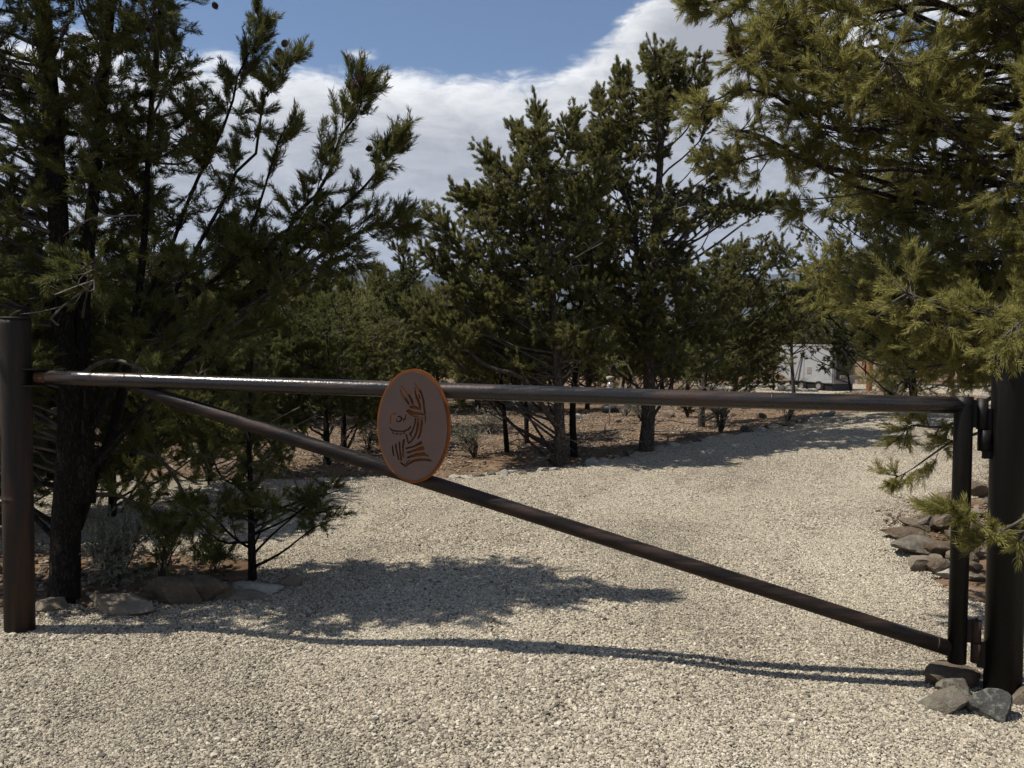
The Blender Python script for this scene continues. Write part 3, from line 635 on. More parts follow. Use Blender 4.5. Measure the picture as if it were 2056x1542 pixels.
# --- the golden-green pine on the right
bR = np.array((3.75, 5.15, float(HT(3.75, 5.15)))); dR = bR[1]
pR = np.array([bR - (0, 0, 0.08), bR + (0, 0, 0.05), bR + (-0.05, 0, 0.8), bR + (-0.12, 0.05, 1.8), bR + (-0.1, 0, 2.9), bR + (-0.15, 0, 4.0), bR + (-0.1, 0, 5.2)])
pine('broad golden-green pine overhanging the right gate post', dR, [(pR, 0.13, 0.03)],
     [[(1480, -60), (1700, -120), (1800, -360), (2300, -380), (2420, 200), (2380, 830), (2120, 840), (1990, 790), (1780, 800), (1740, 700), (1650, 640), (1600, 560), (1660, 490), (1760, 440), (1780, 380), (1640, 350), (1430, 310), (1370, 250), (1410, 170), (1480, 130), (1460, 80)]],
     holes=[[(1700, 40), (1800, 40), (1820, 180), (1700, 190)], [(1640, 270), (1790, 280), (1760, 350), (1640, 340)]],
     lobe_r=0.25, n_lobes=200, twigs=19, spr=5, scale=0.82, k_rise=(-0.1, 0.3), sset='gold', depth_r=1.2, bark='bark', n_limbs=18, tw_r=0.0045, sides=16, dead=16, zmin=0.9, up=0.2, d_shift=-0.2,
     plumes=[
         ([(2080, 300, dR), (1940, 268, dR - 0.1), (1800, 262, dR - 0.1), (1640, 235, dR - 0.1), (1500, 190, dR - 0.15), (1400, 200, dR - 0.2)], 0.026, 0.20, 0.45),
         ([(2080, 390, dR), (1950, 368, dR - 0.1), (1830, 352, dR - 0.1), (1680, 330, dR - 0.1), (1560, 315, dR - 0.1), (1420, 300, dR - 0.1)], 0.022, 0.17, 0.5),
         ([(2100, 120, dR), (1900, 20, dR), (1700, 20, dR), (1560, 60, dR), (1480, 110, dR)], 0.02, 0.19, 0.4),
         ([(2100, -60, dR), (1800, -80, dR - 0.3), (1560, -60, dR - 0.3), (1440, -10, dR - 0.3), (1380, -20, dR - 0.3)], 0.026, 0.11, 0.4),
         ([(1560, -40, dR - 0.3), (1520, 0, dR - 0.3), (1480, 40, dR - 0.3), (1478, 60, dR - 0.3)], 0.010, 0.07, 0.3),
         ([(1960, 370, dR), (1840, 360, dR), (1740, 380, dR - 0.05), (1640, 400, dR - 0.1), (1600, 408, dR - 0.1)], 0.012, 0.09, 0.6),
         ([(2100, 760, dR), (1990, 800, dR + 0.2), (1900, 840, dR + 0.3), (1830, 850, dR + 0.3), (1810, 900, dR + 0.3)], 0.016, 0.10, 0.45),
         ([(2060, 850, dR), (1990, 860, dR + 0.2), (1920, 890, dR + 0.3), (1860, 930, dR + 0.3), (1800, 950, dR + 0.3)], 0.014, 0.11, 0.45),
         ([(2150, 1000, 3.75), (2070, 1030, 3.7), (2010, 1050, 3.65), (1960, 1050, 3.6), (1935, 1060, 3.6)], 0.008, 0.085, 0.2),
         ([(2150, 1010, 3.7), (2080, 1060, 3.65), (2030, 1080, 3.6), (1985, 1100, 3.6)], 0.008, 0.07, 0.2),
         ([(2150, 560, 4.0), (2080, 620, 3.9), (2040, 660, 3.85), (2020, 690, 3.85)], 0.010, 0.12, 0.2),
     ],
     cones=[(1478, 95, dR - 0.1), (1466, 100, dR - 0.1), (1486, 112, dR - 0.12)])

# --- the trees in the middle distance
p1, d1 = stem((1127, 936), [(1124, 860), (1120, 760), (1112, 650), (1105, 540), (1095, 420), (1088, 310), (1085, 240)])
pine('tall pine with forked left limb at the gravel edge, right of the oval sign', d1, [(p1, 0.105, 0.02)],
     [[(850, 770), (850, 640), (840, 560), (865, 480), (885, 420), (935, 375), (985, 325), (1030, 285), (1045, 235), (1085, 205), (1125, 235), (1165, 240), (1200, 330), (1210, 500), (1235, 700), (1180, 760), (1060, 760), (960, 800)]],
     lobe_r=0.32, n_lobes=104, twigs=22, spr=5, sset='mid', depth_r=1.1, n_limbs=14, dead=10, d_shift=0.6,
     plumes=[([(1100, 500, d1), (1000, 420, d1), (925, 375, d1)], 0.02, 0.30, 0.3), ([(1100, 480, d1), (1030, 370, d1), (985, 320, d1)], 0.02, 0.28, 0.3), ([(1095, 400, d1), (1050, 310, d1), (1040, 265, d1)], 0.02, 0.24, 0.3),
             ([(1092, 380, d1), (1140, 290, d1), (1160, 245, d1)], 0.02, 0.26, 0.3), ([(1110, 600, d1), (960, 520, d1), (875, 445, d1)], 0.025, 0.32, 0.3), ([(1115, 680, d1), (950, 600, d1), (850, 510, d1)], 0.025, 0.32, 0.35), ([(1115, 720, d1), (950, 680, d1), (845, 620, d1)], 0.025, 0.34, 0.35),
             ([(1088, 320, d1), (1086, 250, d1), (1088, 205, d1)], 0.012, 0.22, 0.1), ([(1100, 520, d1), (1170, 420, d1), (1200, 340, d1)], 0.02, 0.30, 0.3), ([(1120, 860, d1), (1050, 770, d1 - 0.3), (960, 715, d1 - 0.4), (880, 650, d1 - 0.5), (840, 600, d1 - 0.5)], 0.045, 0.36, 0.55)])
p2, d2 = stem((1297, 907), [(1303, 820), (1304, 720), (1308, 600), (1315, 480), (1325, 340), (1330, 230), (1335, 140)])
p2b = np.array([at(1300, 720, d2), at(1292, 600, d2 + 0.1), at(1280, 500, d2 + 0.1), at(1258, 400, d2 + 0.1), at(1210, 330, d2)])
pine('tallest open-crowned pine on the gravel edge in front of the dirt bank', d2, [(p2, 0.135, 0.025), (p2b, 0.06, 0.02)],
     [[(1180, 560), (1140, 400), (1145, 290), (1175, 215), (1225, 160), (1235, 115), (1300, 85), (1410, 95), (1440, 190), (1420, 260), (1450, 330), (1570, 360), (1600, 400), (1575, 440), (1440, 440), (1430, 500), (1480, 560), (1480, 700), (1420, 760), (1300, 770), (1220, 720)]],
     holes=[[(1285, 265), (1400, 265), (1410, 345), (1280, 350)], [(1180, 380), (1260, 390), (1265, 440), (1190, 430)]],
     lobe_r=0.27, n_lobes=140, twigs=21, spr=5, sset='mid', depth_r=1.4, n_limbs=14, dead=6, d_shift=0.65,
     plumes=[([(1325, 330, d2), (1270, 230, d2), (1240, 145, d2)], 0.02, 0.24, 0.35), ([(1328, 300, d2), (1320, 200, d2), (1300, 105, d2)], 0.018, 0.26, 0.3), ([(1328, 300, d2), (1360, 200, d2), (1370, 115, d2)], 0.018, 0.26, 0.3), ([(1328, 320, d2), (1390, 230, d2), (1412, 150, d2)], 0.018, 0.25, 0.35),
             ([(1325, 360, d2), (1400, 280, d2), (1440, 220, d2)], 0.018, 0.24, 0.4), ([(1258, 400, d2), (1200, 320, d2), (1160, 270, d2)], 0.02, 0.27, 0.3), ([(1258, 400, d2), (1225, 290, d2), (1200, 200, d2)], 0.02, 0.25, 0.35), ([(1280, 500, d2), (1190, 440, d2), (1150, 370, d2)], 0.02, 0.28, 0.3),
             ([(1312, 520, d2), (1380, 450, d2 - 0.2), (1450, 415, d2 - 0.3), (1530, 410, d2 - 0.3), (1575, 400, d2 - 0.3)], 0.04, 0.2, 0.5)])
p3, d3 = stem((1408, 858), [(1410, 800), (1420, 720), (1440, 620), (1470, 540), (1490, 490)])
pine('dense rounded pine filling the gap left of the white camper', d3, [(p3, 0.09, 0.02)],
     [[(1380, 790), (1370, 620), (1400, 520), (1480, 470), (1555, 465), (1580, 540), (1595, 640), (1575, 700), (1555, 760), (1480, 790)]],
     lobe_r=0.36, n_lobes=64, twigs=23, spr=5, sset='mid', depth_r=1.4, n_limbs=8, dead=2)
def small_mid(label, basepx, pts, poly, r0=0.07, lobe_r=0.4, n_lobes=24, twigs=22, sset='mid', depth_r=1.1, bark='bark_dark', dead=3, n_limbs=6, scale=1.0, spr=5, name='pine_tree', group=None):
    p, d = stem(basepx, pts); return pine(label, d, [(p, r0, 0.015)], [poly], lobe_r=lobe_r, n_lobes=n_lobes, twigs=twigs, spr=spr, sset=sset, depth_r=depth_r, bark=bark, dead=dead, n_limbs=n_limbs, scale=scale, sides=9, name=name, group=group)
small_mid('slim dark trunked pine just behind the tall forked pine', (1153, 917), [(1150, 820), (1160, 700), (1170, 560), (1180, 420)], [(1100, 700), (1090, 500), (1120, 350), (1220, 300), (1260, 500), (1250, 720), (1180, 780)], 0.075)
small_mid('short dark pine with thin bare trunk nearest the oval sign', (1018, 907), [(1012, 830), (1005, 740), (1000, 640)], [(880, 790), (880, 640), (960, 560), (1060, 600), (1090, 720), (1060, 810), (960, 820)], 0.06, n_lobes=22)
small_mid('thin pine trunk between the short dark pine and the forked pine', (1058, 890), [(1056, 820), (1050, 720), (1045, 620)], [(960, 780), (960, 600), (1050, 540), (1130, 600), (1140, 760), (1060, 810)], 0.06, n_lobes=20)
small_mid('cone shaped young pine rising against the clouds left of centre', (812, 860), [(812, 760), (812, 640), (810, 540), (809, 470)], [(809, 425), (850, 520), (875, 610), (900, 770), (700, 780), (725, 640), (755, 560), (785, 490)], 0.07, 0.34, 44, 20, 'midgreen', 1.0)
small_mid('leftmost of the two thin dark trunks behind the brace', (657, 934), [(655, 860), (650, 760), (645, 660)], [(520, 860), (530, 640), (620, 570), (720, 610), (770, 700), (770, 830), (640, 870)], 0.075, 0.36, 44, 20, 'midgreen', 1.2)
small_mid('rightmost of the two thin dark trunks behind the brace', (690, 905), [(690, 840), (695, 740), (700, 640)], [(600, 830), (600, 660), (680, 575), (760, 590), (840, 660), (860, 800), (760, 850)], 0.08, 0.38, 44, 20, 'mid', 1.2)
small_mid('shaded pine with slender grey stem behind the big left pine', (226, 1040), [(226, 960), (228, 860), (235, 740), (240, 600)], [(20, 960), (20, 620), (130, 440), (330, 460), (430, 600), (480, 820), (400, 960), (180, 980)], 0.05, 0.32, 64, 26, 'near', 1.0)
small_mid('bushy pine in the shade left of the young sapling', (420, 968), [(420, 900), (425, 800), (430, 680)], [(290, 930), (300, 680), (400, 580), (530, 590), (620, 700), (600, 860), (480, 930)], 0.06, 0.38, 40, 30, 'midgreen', 1.2)
small_mid('dark pine at the far left edge behind the rusty post', (-60, 1075), [(-60, 950), (-55, 800), (-50, 600), (-40, 420)], [(-300, 1040), (-300, 500), (-100, 350), (60, 450), (110, 700), (120, 1020), (20, 1100)], 0.09, 0.36, 70, 26, 'near', 1.1)
small_mid('blue-green pine behind the golden one, with ragged left side', (1838, 842), [(1832, 760), (1826, 640), (1815, 480), (1790, 330)], [(1600, 470), (1640, 390), (1720, 320), (1790, 280), (1880, 330), (1960, 500), (1960, 760), (1840, 780), (1760, 740), (1690, 690), (1630, 680), (1605, 570)], 0.10, 0.38, 84, 20, 'midgreen', 1.4, 'bark_dark', 4, 8)
small_mid('thin leaning sapling in front of the white camper', (1710, 800), [(1704, 760), (1694, 710), (1690, 690)], [(1580, 730), (1600, 670), (1680, 660), (1740, 680), (1730, 730), (1670, 770)], 0.055, 0.26, 9, 14, 'mid', 0.5, 'bark_dark', 2)
small_mid('small pine near the camper with two bare stems', (1553, 786), [(1553, 740), (1548, 690)], [(1490, 760), (1490, 640), (1540, 610), (1590, 640), (1590, 745)], 0.07, 0.5, 14, 26, 'mid', 1.0)
# --- pines farther back, closing the view
spots = [(560, 26, 530), (470, 30, 535), (380, 24, 520), (260, 34, 520), (120, 28, 500), (20, 22, 520), (690, 34, 600), (760, 28, 610), (880, 32, 590), (960, 24, 640), (1040, 38, 600), (1180, 28, 600),
         (1260, 24, 640), (1380, 34, 610), (1470, 46, 620), (1540, 60, 600), (1640, 62, 640), (1740, 58, 600), (1830, 52, 560), (1930, 48, 540), (2040, 50, 560), (600, 19, 545), (690, 22, 560), (750, 24, 545), (920, 26, 530), (540, 22, 520), (640, 20, 565), (340, 18, 600), (1120, 22, 660)]
look = ['spreading', 'narrow', 'ragged', 'dense', 'low bushy']
where = ['beyond the slender tree behind the brace', 'in the shade behind the young sapling', 'behind the big left pine', 'deep behind the left pine stems', 'far behind the left pine trunk', 'behind the rusty left post',
         'past the two thin trunks', 'below the cone shaped pine', 'behind the sign', 'right behind the sign', 'behind the forked pine', 'between the forked and the tallest pine', 'beside the tallest trunk',
         'behind the dense rounded pine', 'left of the camper far back', 'directly behind the camper', 'behind the camper roof', 'behind the orange timber post', 'behind the path light', 'far behind the golden pine', 'far behind the right post',
         'behind the two thin trunks, left side', 'behind the two thin trunks, middle', 'behind the two thin trunks, right side', 'behind the sign, left of the forked crown', 'just right of the sapling, far back', 'left of the two thin trunks', 'between the left pine and the sapling', 'under the forked pine crown']
spots += [(1596, 31, 585), (1650, 45, 560), (1785, 30, 560)]
where += ['overhanging the left end of the camper', 'overhanging the camper roof', 'right of the camper door']
n_hang = len(spots) - 3
spots += [(1500, 48, 640), (1590, 47, 645), (1690, 46, 645), (1765, 44, 640), (1850, 45, 630), (1440, 40, 640), (1350, 37, 645), (1250, 35, 650), (1000, 25, 645), (1180, 24, 655), (1330, 25, 655), (830, 22, 640), (1475, 27, 645)]
where += ['far left of the camper', 'behind the left end of the camper', 'behind the camper door', 'behind the orange timber fence', 'far behind the slim white-capped light', 'beyond the forked sagebrush', 'far beyond the tallest trunk', 'beyond the tiny clear lamp',
          'behind the thin middle trunk', 'behind the slim trunk by the forked pine', 'right behind the tallest trunk', 'directly behind the oval sign', 'behind the dense rounded pine, low down']
for i, (px, d, top) in enumerate(spots):
    b = at(px, 700, d); b[2] = float(HT(b[0], d)); tp = at(px, top, d); hgt = tp[2] - b[2]
    P = np.array([b - (0, 0, 0.1), b + (0, 0, 0.05), b + (rng.normal(0, .08), 0, hgt * 0.5), b + (rng.normal(0, .1), 0, hgt * 0.95)])
    w = FPX / d * rng.uniform(1.2, 1.9); yb = 700 + FPX / d * 0.9 if not n_hang <= i < n_hang + 3 else (692 if i == n_hang else 668)
    pine(f'{look[i % 5]} background pine {where[i]}', d, [(P, 0.10, 0.03)],
         [[(px - w, yb), (px - w * 1.1, (yb + top) / 2), (px - w * 0.5, top + 20), (px, top), (px + w * 0.5, top + 20), (px + w * 1.1, (yb + top) / 2), (px + w, yb)]],
         lobe_r=0.62, n_lobes=20, twigs=24, spr=4, sset='far', depth_r=1.4, scale=1.15, n_limbs=2, dead=0, sides=7, tw_r=0.012, group='pines closing the background')

# ------------------------------------------------------------------ shrubs
def shrub(label, p, h, w, n, sset='sage', leafy=1.0, name='sagebrush', group=None, cat='shrub', mt='twig', lean=(0, 0)):
    p = np.array(p); root = thing(name, label, cat, tuple(p), group); P, R, SP, SD = [], [], [], []
    for i in range(n):
        a = rng.uniform(0, 6.28); o = rng.uniform(0.2, 1) * w; e = np.array((math.cos(a) * o + lean[0], math.sin(a) * o + lean[1], h * rng.uniform(0.55, 1.0)))
        m = e * np.array((0.25, 0.25, 0.5)) + rng.normal(0, 0.08 * h, 3); C = curve((np.array((0, 0, -0.03)), m, e), 7); P.append(C); R.append(np.linspace(0.022, 0.004, 7) * h)
        for k in range(3):
            j = rng.integers(3, 6); v = rng.normal(0, 0.22 * h, 3) + np.array((0, 0, 0.15 * h)); P.append(curve((C[j], C[j] + v * 0.5 + rng.normal(0, .02 * h, 3), C[j] + v), 7)); R.append(np.linspace(0.008, 0.003, 7) * h)
    P, R = np.array(P), np.array(R)
    V, F = tubes(P, R, 4, False); link('stems', mesh_np('stems', V, F), M[mt], root)['kind'] = 'stuff'
    ns = int(leafy * 5)
    if ns:
        for C in P:
            for k in range(ns):
                j = rng.integers(3, 7); SP.append(C[j] + rng.normal(0, 0.03 * h, 3)); SD.append(unit(C[-1] - C[0]) + rng.normal(0, 0.5, 3) + np.array((0, 0, .4)))
        n = len(SP); g, k = SPRIG[sset]
        scatter('leaves', np.array(SP), eulers(np.array(SD), rng.uniform(0, 6.28, n)), rng.uniform(0.7, 1.3, n) * min(1.3, 0.7 + h * 0.5), rng.integers(0, k, n), g, root)
    return root
shrub('grey-leaved sagebrush at the foot of the big left pine', G(228, 1180), 0.40, 0.20, 26)
shrub('dark leafy shrub left of the young pine sapling', G(325, 1165), 0.36, 0.22, 10, 'near', 0.45, 'low_shrub')
shrub('low grey-green tuft in the shade behind the left rocks', G(430, 1150), 0.20, 0.2, 10, 'near', 0.5, 'low_shrub')
shrub('grey shrub with bent bare stem right of the oval sign', G(955, 918), 0.50, 0.42, 20, 'sage', 0.7, lean=(-0.25, 0))
shrub('upright sagebrush with forked dark stem on the dirt bank', G(1447, 868), 0.62, 0.34, 20, 'sage', 0.9)
shrub('small sagebrush at the edge of the drive below the rail', G(1582, 848), 0.45, 0.25, 12, 'sage', 0.8, lean=(0.1, 0))
shrub('spreading grey shrub beside the tallest pine trunk', G(1290, 845), 0.55, 0.5, 18, 'sage', 0.8)
shrub('twiggy brush behind the black basin', G(1255, 835), 0.6, 0.6, 18, 'sage', 0.5, 'dry_brush', mt='dead')
shrub('tiny bare twig on the dirt bank between the pines', G(1214, 868), 0.22, 0.12, 4, 'sage', 0.0, 'dry_brush', mt='bark_dark')
shrub('low shrub on the gravel pad left of the camper', G(1600, 782), 0.7, 0.6, 12, 'sage', 0.4, 'dry_brush', mt='bark_dark')
shrub('dry brush under the golden pine behind the rail', G(1790, 826), 0.9, 0.7, 26, 'gold', 0.5, 'dry_brush', mt='dead')
shrub('grey brush under the two thin trunks', G(740, 905), 0.45, 0.5, 16, 'sage', 0.6)
shrub('bushy sagebrush under the middle pines left of the forked trunk', G(985, 872), 0.5, 0.55, 18, 'sage', 0.7)
shrub('small dark shrub behind the dirt bank, right of the tallest trunk', G(1380, 838), 0.5, 0.4, 14, 'mid', 0.6, 'low_shrub')

for px, py, L, wh in ((1090, 905, 0.9, 'between the short dark pine and the forked trunk'), (1190, 885, 1.1, 'right of the forked pine trunk'), (1240, 868, 0.8, 'left of the tallest trunk'), (960, 880, 0.8, 'behind the grey bent shrub'), (1350, 870, 1.0, 'right of the tallest trunk'), (760, 925, 0.9, 'below the sign on the left')):
    p = np.array(G(px, py)); a_ = rng.uniform(-0.5, 0.5); mb = MB(); v = np.array((math.cos(a_), math.sin(a_), 0)) * L
    P = curve((-v / 2 + (0, 0, .02), (0, 0, .05), v / 2 + (0, 0, .03)), 8); mb.tube(P, np.linspace(0.022, 0.006, 8), 6)
    for f in (2, 4, 5, 6): w = rng.normal(0, 0.18, 3) + v * 0.2; w[2] = abs(w[2]) * 0.6; mb.tube(curve((P[f], P[f] + w * 0.6 + rng.normal(0, .02, 3), P[f] + w), 4), np.linspace(0.009, 0.003, 4), 5)
    o = mb.build('fallen_branch', M['dead']); o.location = tuple(p); tag(o, 'dead fallen branch on the dirt ' + wh, 'branch', 'fallen branches on the dirt bank')
# ------------------------------------------------------------------ rocks
_ico = {k: ico(k) for k in (2, 3, 4)}
def rock(label, p, size, mt, rz=0.0, sub=3, cuts=15, sink=0.25, seed=0, group=None, tilt=(0, 0), name='rock'):
    V, F = _ico[sub]; V = V.copy(); r_ = np.random.default_rng(seed + 1000)
    for _ in range(cuts):
        n = unit(r_.normal(0, 1, 3)); o = r_.uniform(0.38, 0.78); k = V @ n - o; V = V - np.where(k > 0, k, 0)[:, None] * n * 0.94
    V = V / np.abs(V).max(0)
    for i in range(len(V)):
        q = Vector(V[i] * 2.2 + seed * 3.7); V[i] *= 1 + 0.07 * mnoise.noise(q) + 0.05 * mnoise.noise(q * 2.7) + 0.035 * mnoise.noise(q * 7)
    V = V * np.array(size) / 2
    m = np.array(Matrix.Rotation(rz, 3, 'Z') @ Matrix.Rotation(tilt[0], 3, 'X') @ Matrix.Rotation(tilt[1], 3, 'Y')); V = V @ m.T
    p = np.array(p, float); z = -V[:, 2].min() - sink * size[2]
    o = link(name, mesh_np(name, V + np.array((0, 0, z)), F, sub >= 3), M[mt], None, tuple(p)); tag(o, label, 'rock', group)
    if sub >= 3:
        try: o.data.set_sharp_from_angle(angle=math.radians(24))
        except Exception: pass
    return o
def rpx(px, py): return G(px, py)
def m_at(p, npx): return npx / FPX * p[1]
def rk(label, px, py, wpx, hpx, mt, depth=0.8, **kw):
    """rock whose base centre is seen at px,py and that is wpx wide and hpx high in the photograph"""
    p = np.array(rpx(px, py)); w = m_at(p, wpx); h = m_at(p, hpx); s = kw.get('sink', 0.25); kw['sink'] = s
    p[1] += w * depth * 0.35; p[2] = float(HT(p[0], p[1]))
    return rock(label, p, (w, w * depth, h / (1 - s)), mt, **kw)
LR = 'rocks edging the left bed'
rk('low tan stone half hidden beside the left post', 85, 1232, 80, 26, 'rock_tan', 0.7, seed=1, group=LR)
rk('stone at the left edge of the view behind the rusty post', 8, 1240, 70, 30, 'rock_brown', 0.8, seed=2, group=LR)
rk('broad pale sunspotted slab rock right of the left post', 225, 1236, 170, 42, 'rock_tan', 0.55, seed=3, group=LR, sub=4, sink=0.14)
rk('dark sloping slab rock in the middle of the left rock row', 345, 1218, 150, 50, 'rock_brown', 0.5, seed=4, group=LR, sub=4, tilt=(0, 0.18), sink=0.14)
rk('large rounded rock behind the dark slab', 385, 1212, 140, 54, 'rock_brown', 0.5, seed=5, group=LR, sub=4, tilt=(0, 0.2), sink=0.14)
rk('thin upright stone leaning between the dark slab and the white-topped rock', 437, 1210, 50, 44, 'rock_brown', 0.5, seed=6, group=LR, tilt=(0, 0.5))
rk('white-topped flat rock in front of the young pine', 498, 1200, 120, 32, 'rock_pale', 0.55, seed=7, group=LR, sub=4, sink=0.14)
rk('low flat stone below the white-topped rock', 470, 1210, 110, 18, 'rock_tan', 0.5, seed=8, group=LR)
rk('wedge shaped tan rock at the right end of the left row', 570, 1182, 70, 30, 'rock_tan', 0.7, seed=9, group=LR, tilt=(0, -0.3))
RP = 'rocks piled at the foot of the right post'
rk('flat brown slab under the gate stile', 1925, 1392, 130, 50, 'rock_brown', 0.7, seed=21, group=RP, sub=4, tilt=(0, -0.05), sink=0.1)
rk('rounded reddish rock with pale lichen in front of the slab', 1937, 1412, 92, 48, 'rock_lichen', 0.7, seed=22, group=RP, sub=4)
rk('grey lichen-crusted rock lowest left of the post', 1912, 1438, 104, 54, 'rock_lichen', 0.7, seed=23, group=RP, sub=4)
rk('large rounded dark grey boulder in front of the right post', 2014, 1452, 112, 70, 'rock_grey', 0.75, seed=24, group=RP, sub=4)
rk('small whitish stone left of the lichen rocks', 1868, 1424, 44, 24, 'rock_pale', 0.8, seed=25, group=RP)
rk('tan rock at the right edge beside the grey boulder', 2062, 1425, 60, 44, 'rock_tan', 0.8, seed=26, group=RP)
HP = 'rocks heaped beyond the gate stile'
heap = [(1830, 1085, 80, 24, 'rock_brown', 'long flat red-brown rock on the left side of the heap'), (1850, 1068, 66, 24, 'rock_brown', 'tilted slab on top of the long flat rock'),
        (1872, 1062, 40, 28, 'rock_brown', 'angular brown rock at the middle top of the heap'), (1898, 1072, 44, 40, 'rock_brown', 'dark jagged rock beside the shadowed hollow'),
        (1850, 1120, 96, 36, 'rock_lichen', 'broad lichen-speckled rock at the left front of the heap'), (1890, 1125, 80, 34, 'rock_brown', 'flat worn rock in the middle front of the heap'),
        (1860, 1150, 70, 34, 'rock_tan', 'angular tan block lowest at the front of the heap'), (1905, 1152, 48, 28, 'rock_tan', 'rounded tan stone beside the lowest block'),
        (1912, 1165, 40, 22, 'rock_pale', 'pale block against the stile at the heap front'), (1925, 1030, 40, 28, 'rock_pale', 'round whitish stone at the back of the heap'),
        (1895, 1042, 46, 26, 'rock_lichen', 'mottled rock left of the round whitish stone'), (1880, 1028, 36, 18, 'rock_brown', 'small brown rock at the heap back'),
        (1915, 1060, 50, 36, 'rock_grey', 'greenish grey rock leaning on the jagged one'), (1838, 1060, 50, 20, 'rock_tan', 'flat tan rock at the heap left top'),
        (1962, 1152, 40, 24, 'rock_brown', 'squared rock between stile and post'), (1965, 1168, 44, 18, 'rock_tan', 'lowest block between stile and post'),
        (1960, 1040, 40, 22, 'rock_tan', 'flat rock seen between stile and post higher up'), (1970, 1000, 40, 36, 'rock_brown', 'dark rock behind the post gap'),
        (1968, 985, 36, 18, 'rock_pale', 'pale capped rock highest between stile and post'), (1935, 1100, 60, 30, 'rock_brown', 'brown rock behind the stile'),
        (1945, 1130, 60, 28, 'rock_brown', 'low brown rock behind the stile base'), (1905, 1010, 60, 22, 'rock_brown', 'low long rock at the far end of the heap')]
for i, (x, y, w, h, mt, lb) in enumerate(heap): rk(lb, x, y, w * 1.2, h * 0.95, mt, 0.8, sink=0.06, seed=40 + i, group=HP, tilt=(rng.normal(0, .1), rng.normal(0, .12)), rz=rng.uniform(-0.5, 0.5))
hr = np.random.default_rng(77)
nth_ = ('first second third fourth fifth sixth seventh eighth ninth tenth eleventh twelfth thirteenth fourteenth fifteenth sixteenth seventeenth eighteenth nineteenth twentieth').split()
for i, x in enumerate(sorted(hr.uniform(1835, 1990, 20))):
    y = hr.uniform(1010, 1165); y = max(y, 1165 - (x - 1790) * 1.4)
    w = hr.uniform(24, 56); rk(f'{("brown", "dark brown", "tan", "mottled")[i % 4]} small rock, {nth_[i]} from the left among those in the heap beyond the stile', x, y, w, w * hr.uniform(0.4, 0.7), ('rock_brown', 'rock_brown', 'rock_tan', 'rock_lichen')[i % 4], 0.8, sink=0.08, seed=300 + i, sub=2, group=HP, tilt=(hr.normal(0, .25), hr.normal(0, .3)))
# stones edging the far side of the drive
edge_px = [(790, 965), (835, 967), (912, 962), (935, 964), (960, 960), (985, 956), (1012, 955), (1030, 952), (1048, 955), (1066, 950), (1085, 948), (1110, 946), (1140, 942), (1168, 938), (1192, 932), (1215, 927), (1238, 921), (1262, 915), (1330, 903), (1352, 898), (1378, 893), (1400, 889), (1425, 884), (1452, 879), (1480, 875), (1505, 870), (1530, 866), (1556, 862), (1585, 857), (1612, 851), (1640, 845), (1664, 838), (700, 968), (640, 968)]
marks = [(657, 'the left thin trunk'), (831, 'the oval sign'), (1018, "the short dark pine's trunk"), (1127, "the forked pine's trunk"), (1297, "the tallest pine's trunk"), (1447, 'the forked sagebrush'), (1582, 'the drive-edge sagebrush')]
nth = ['first', 'second', 'third', 'fourth', 'fifth', 'sixth', 'seventh', 'eighth', 'ninth', 'tenth']; cnt = {}
for i, (x, y) in enumerate(sorted(edge_px)):
    mk = [m for m in marks if m[0] <= x + 1][-1] if x > 656 else (0, 'the young sapling'); cnt[mk[1]] = cnt.get(mk[1], 0) + 1
    lb = f'{("pale", "whitish", "tan", "grey")[i % 4]} edging stone of the drive, {nth[cnt[mk[1]] - 1]} to the right of {mk[1]}'
    w = rng.uniform(15, 32); rk(lb, x, y, w, w * rng.uniform(0.35, 0.6), ('rock_pale', 'rock_pale', 'rock_tan', 'rock_grey')[i % 4], 0.8, seed=90 + i, sub=2 if w < 28 else 3, group='stones edging the far side of the drive', name='edging_stone')
bank_lb = ['right of the thin middle trunk', 'behind the short dark pine', 'just right of the tallest trunk', 'behind the forked sagebrush', 'far right under the rail', 'right beside the oval sign', 'below the black basin', 'behind the forked trunk', 'left of the drive-edge sagebrush', 'below the brace by the sign', 'between sign and short dark pine', 'near the drive right of the tallest trunk', 'between the two middle trunks']
for i, (x, y, w) in enumerate([(1068, 828, 26), (1010, 845, 22), (1345, 838, 30), (1420, 812, 34), (1500, 822, 22), (880, 880, 22), (1240, 850, 20), (1160, 842, 24), (1530, 840, 26), (760, 890, 26), (930, 872, 18), (1385, 880, 20), (1100, 868, 18)]):
    rk('loose buff stone on the dirt bank, ' + bank_lb[i], x, y, w, w * 0.5, ('rock_tan', 'rock_pale', 'rock_brown')[i % 3], 0.8, seed=150 + i, sub=2, group='stones on the dirt bank', name='bank_stone')
rk('dark low stone at the drive edge under the rail', 1548, 862, 26, 12, 'rock_brown', 0.8, seed=170, sub=3)

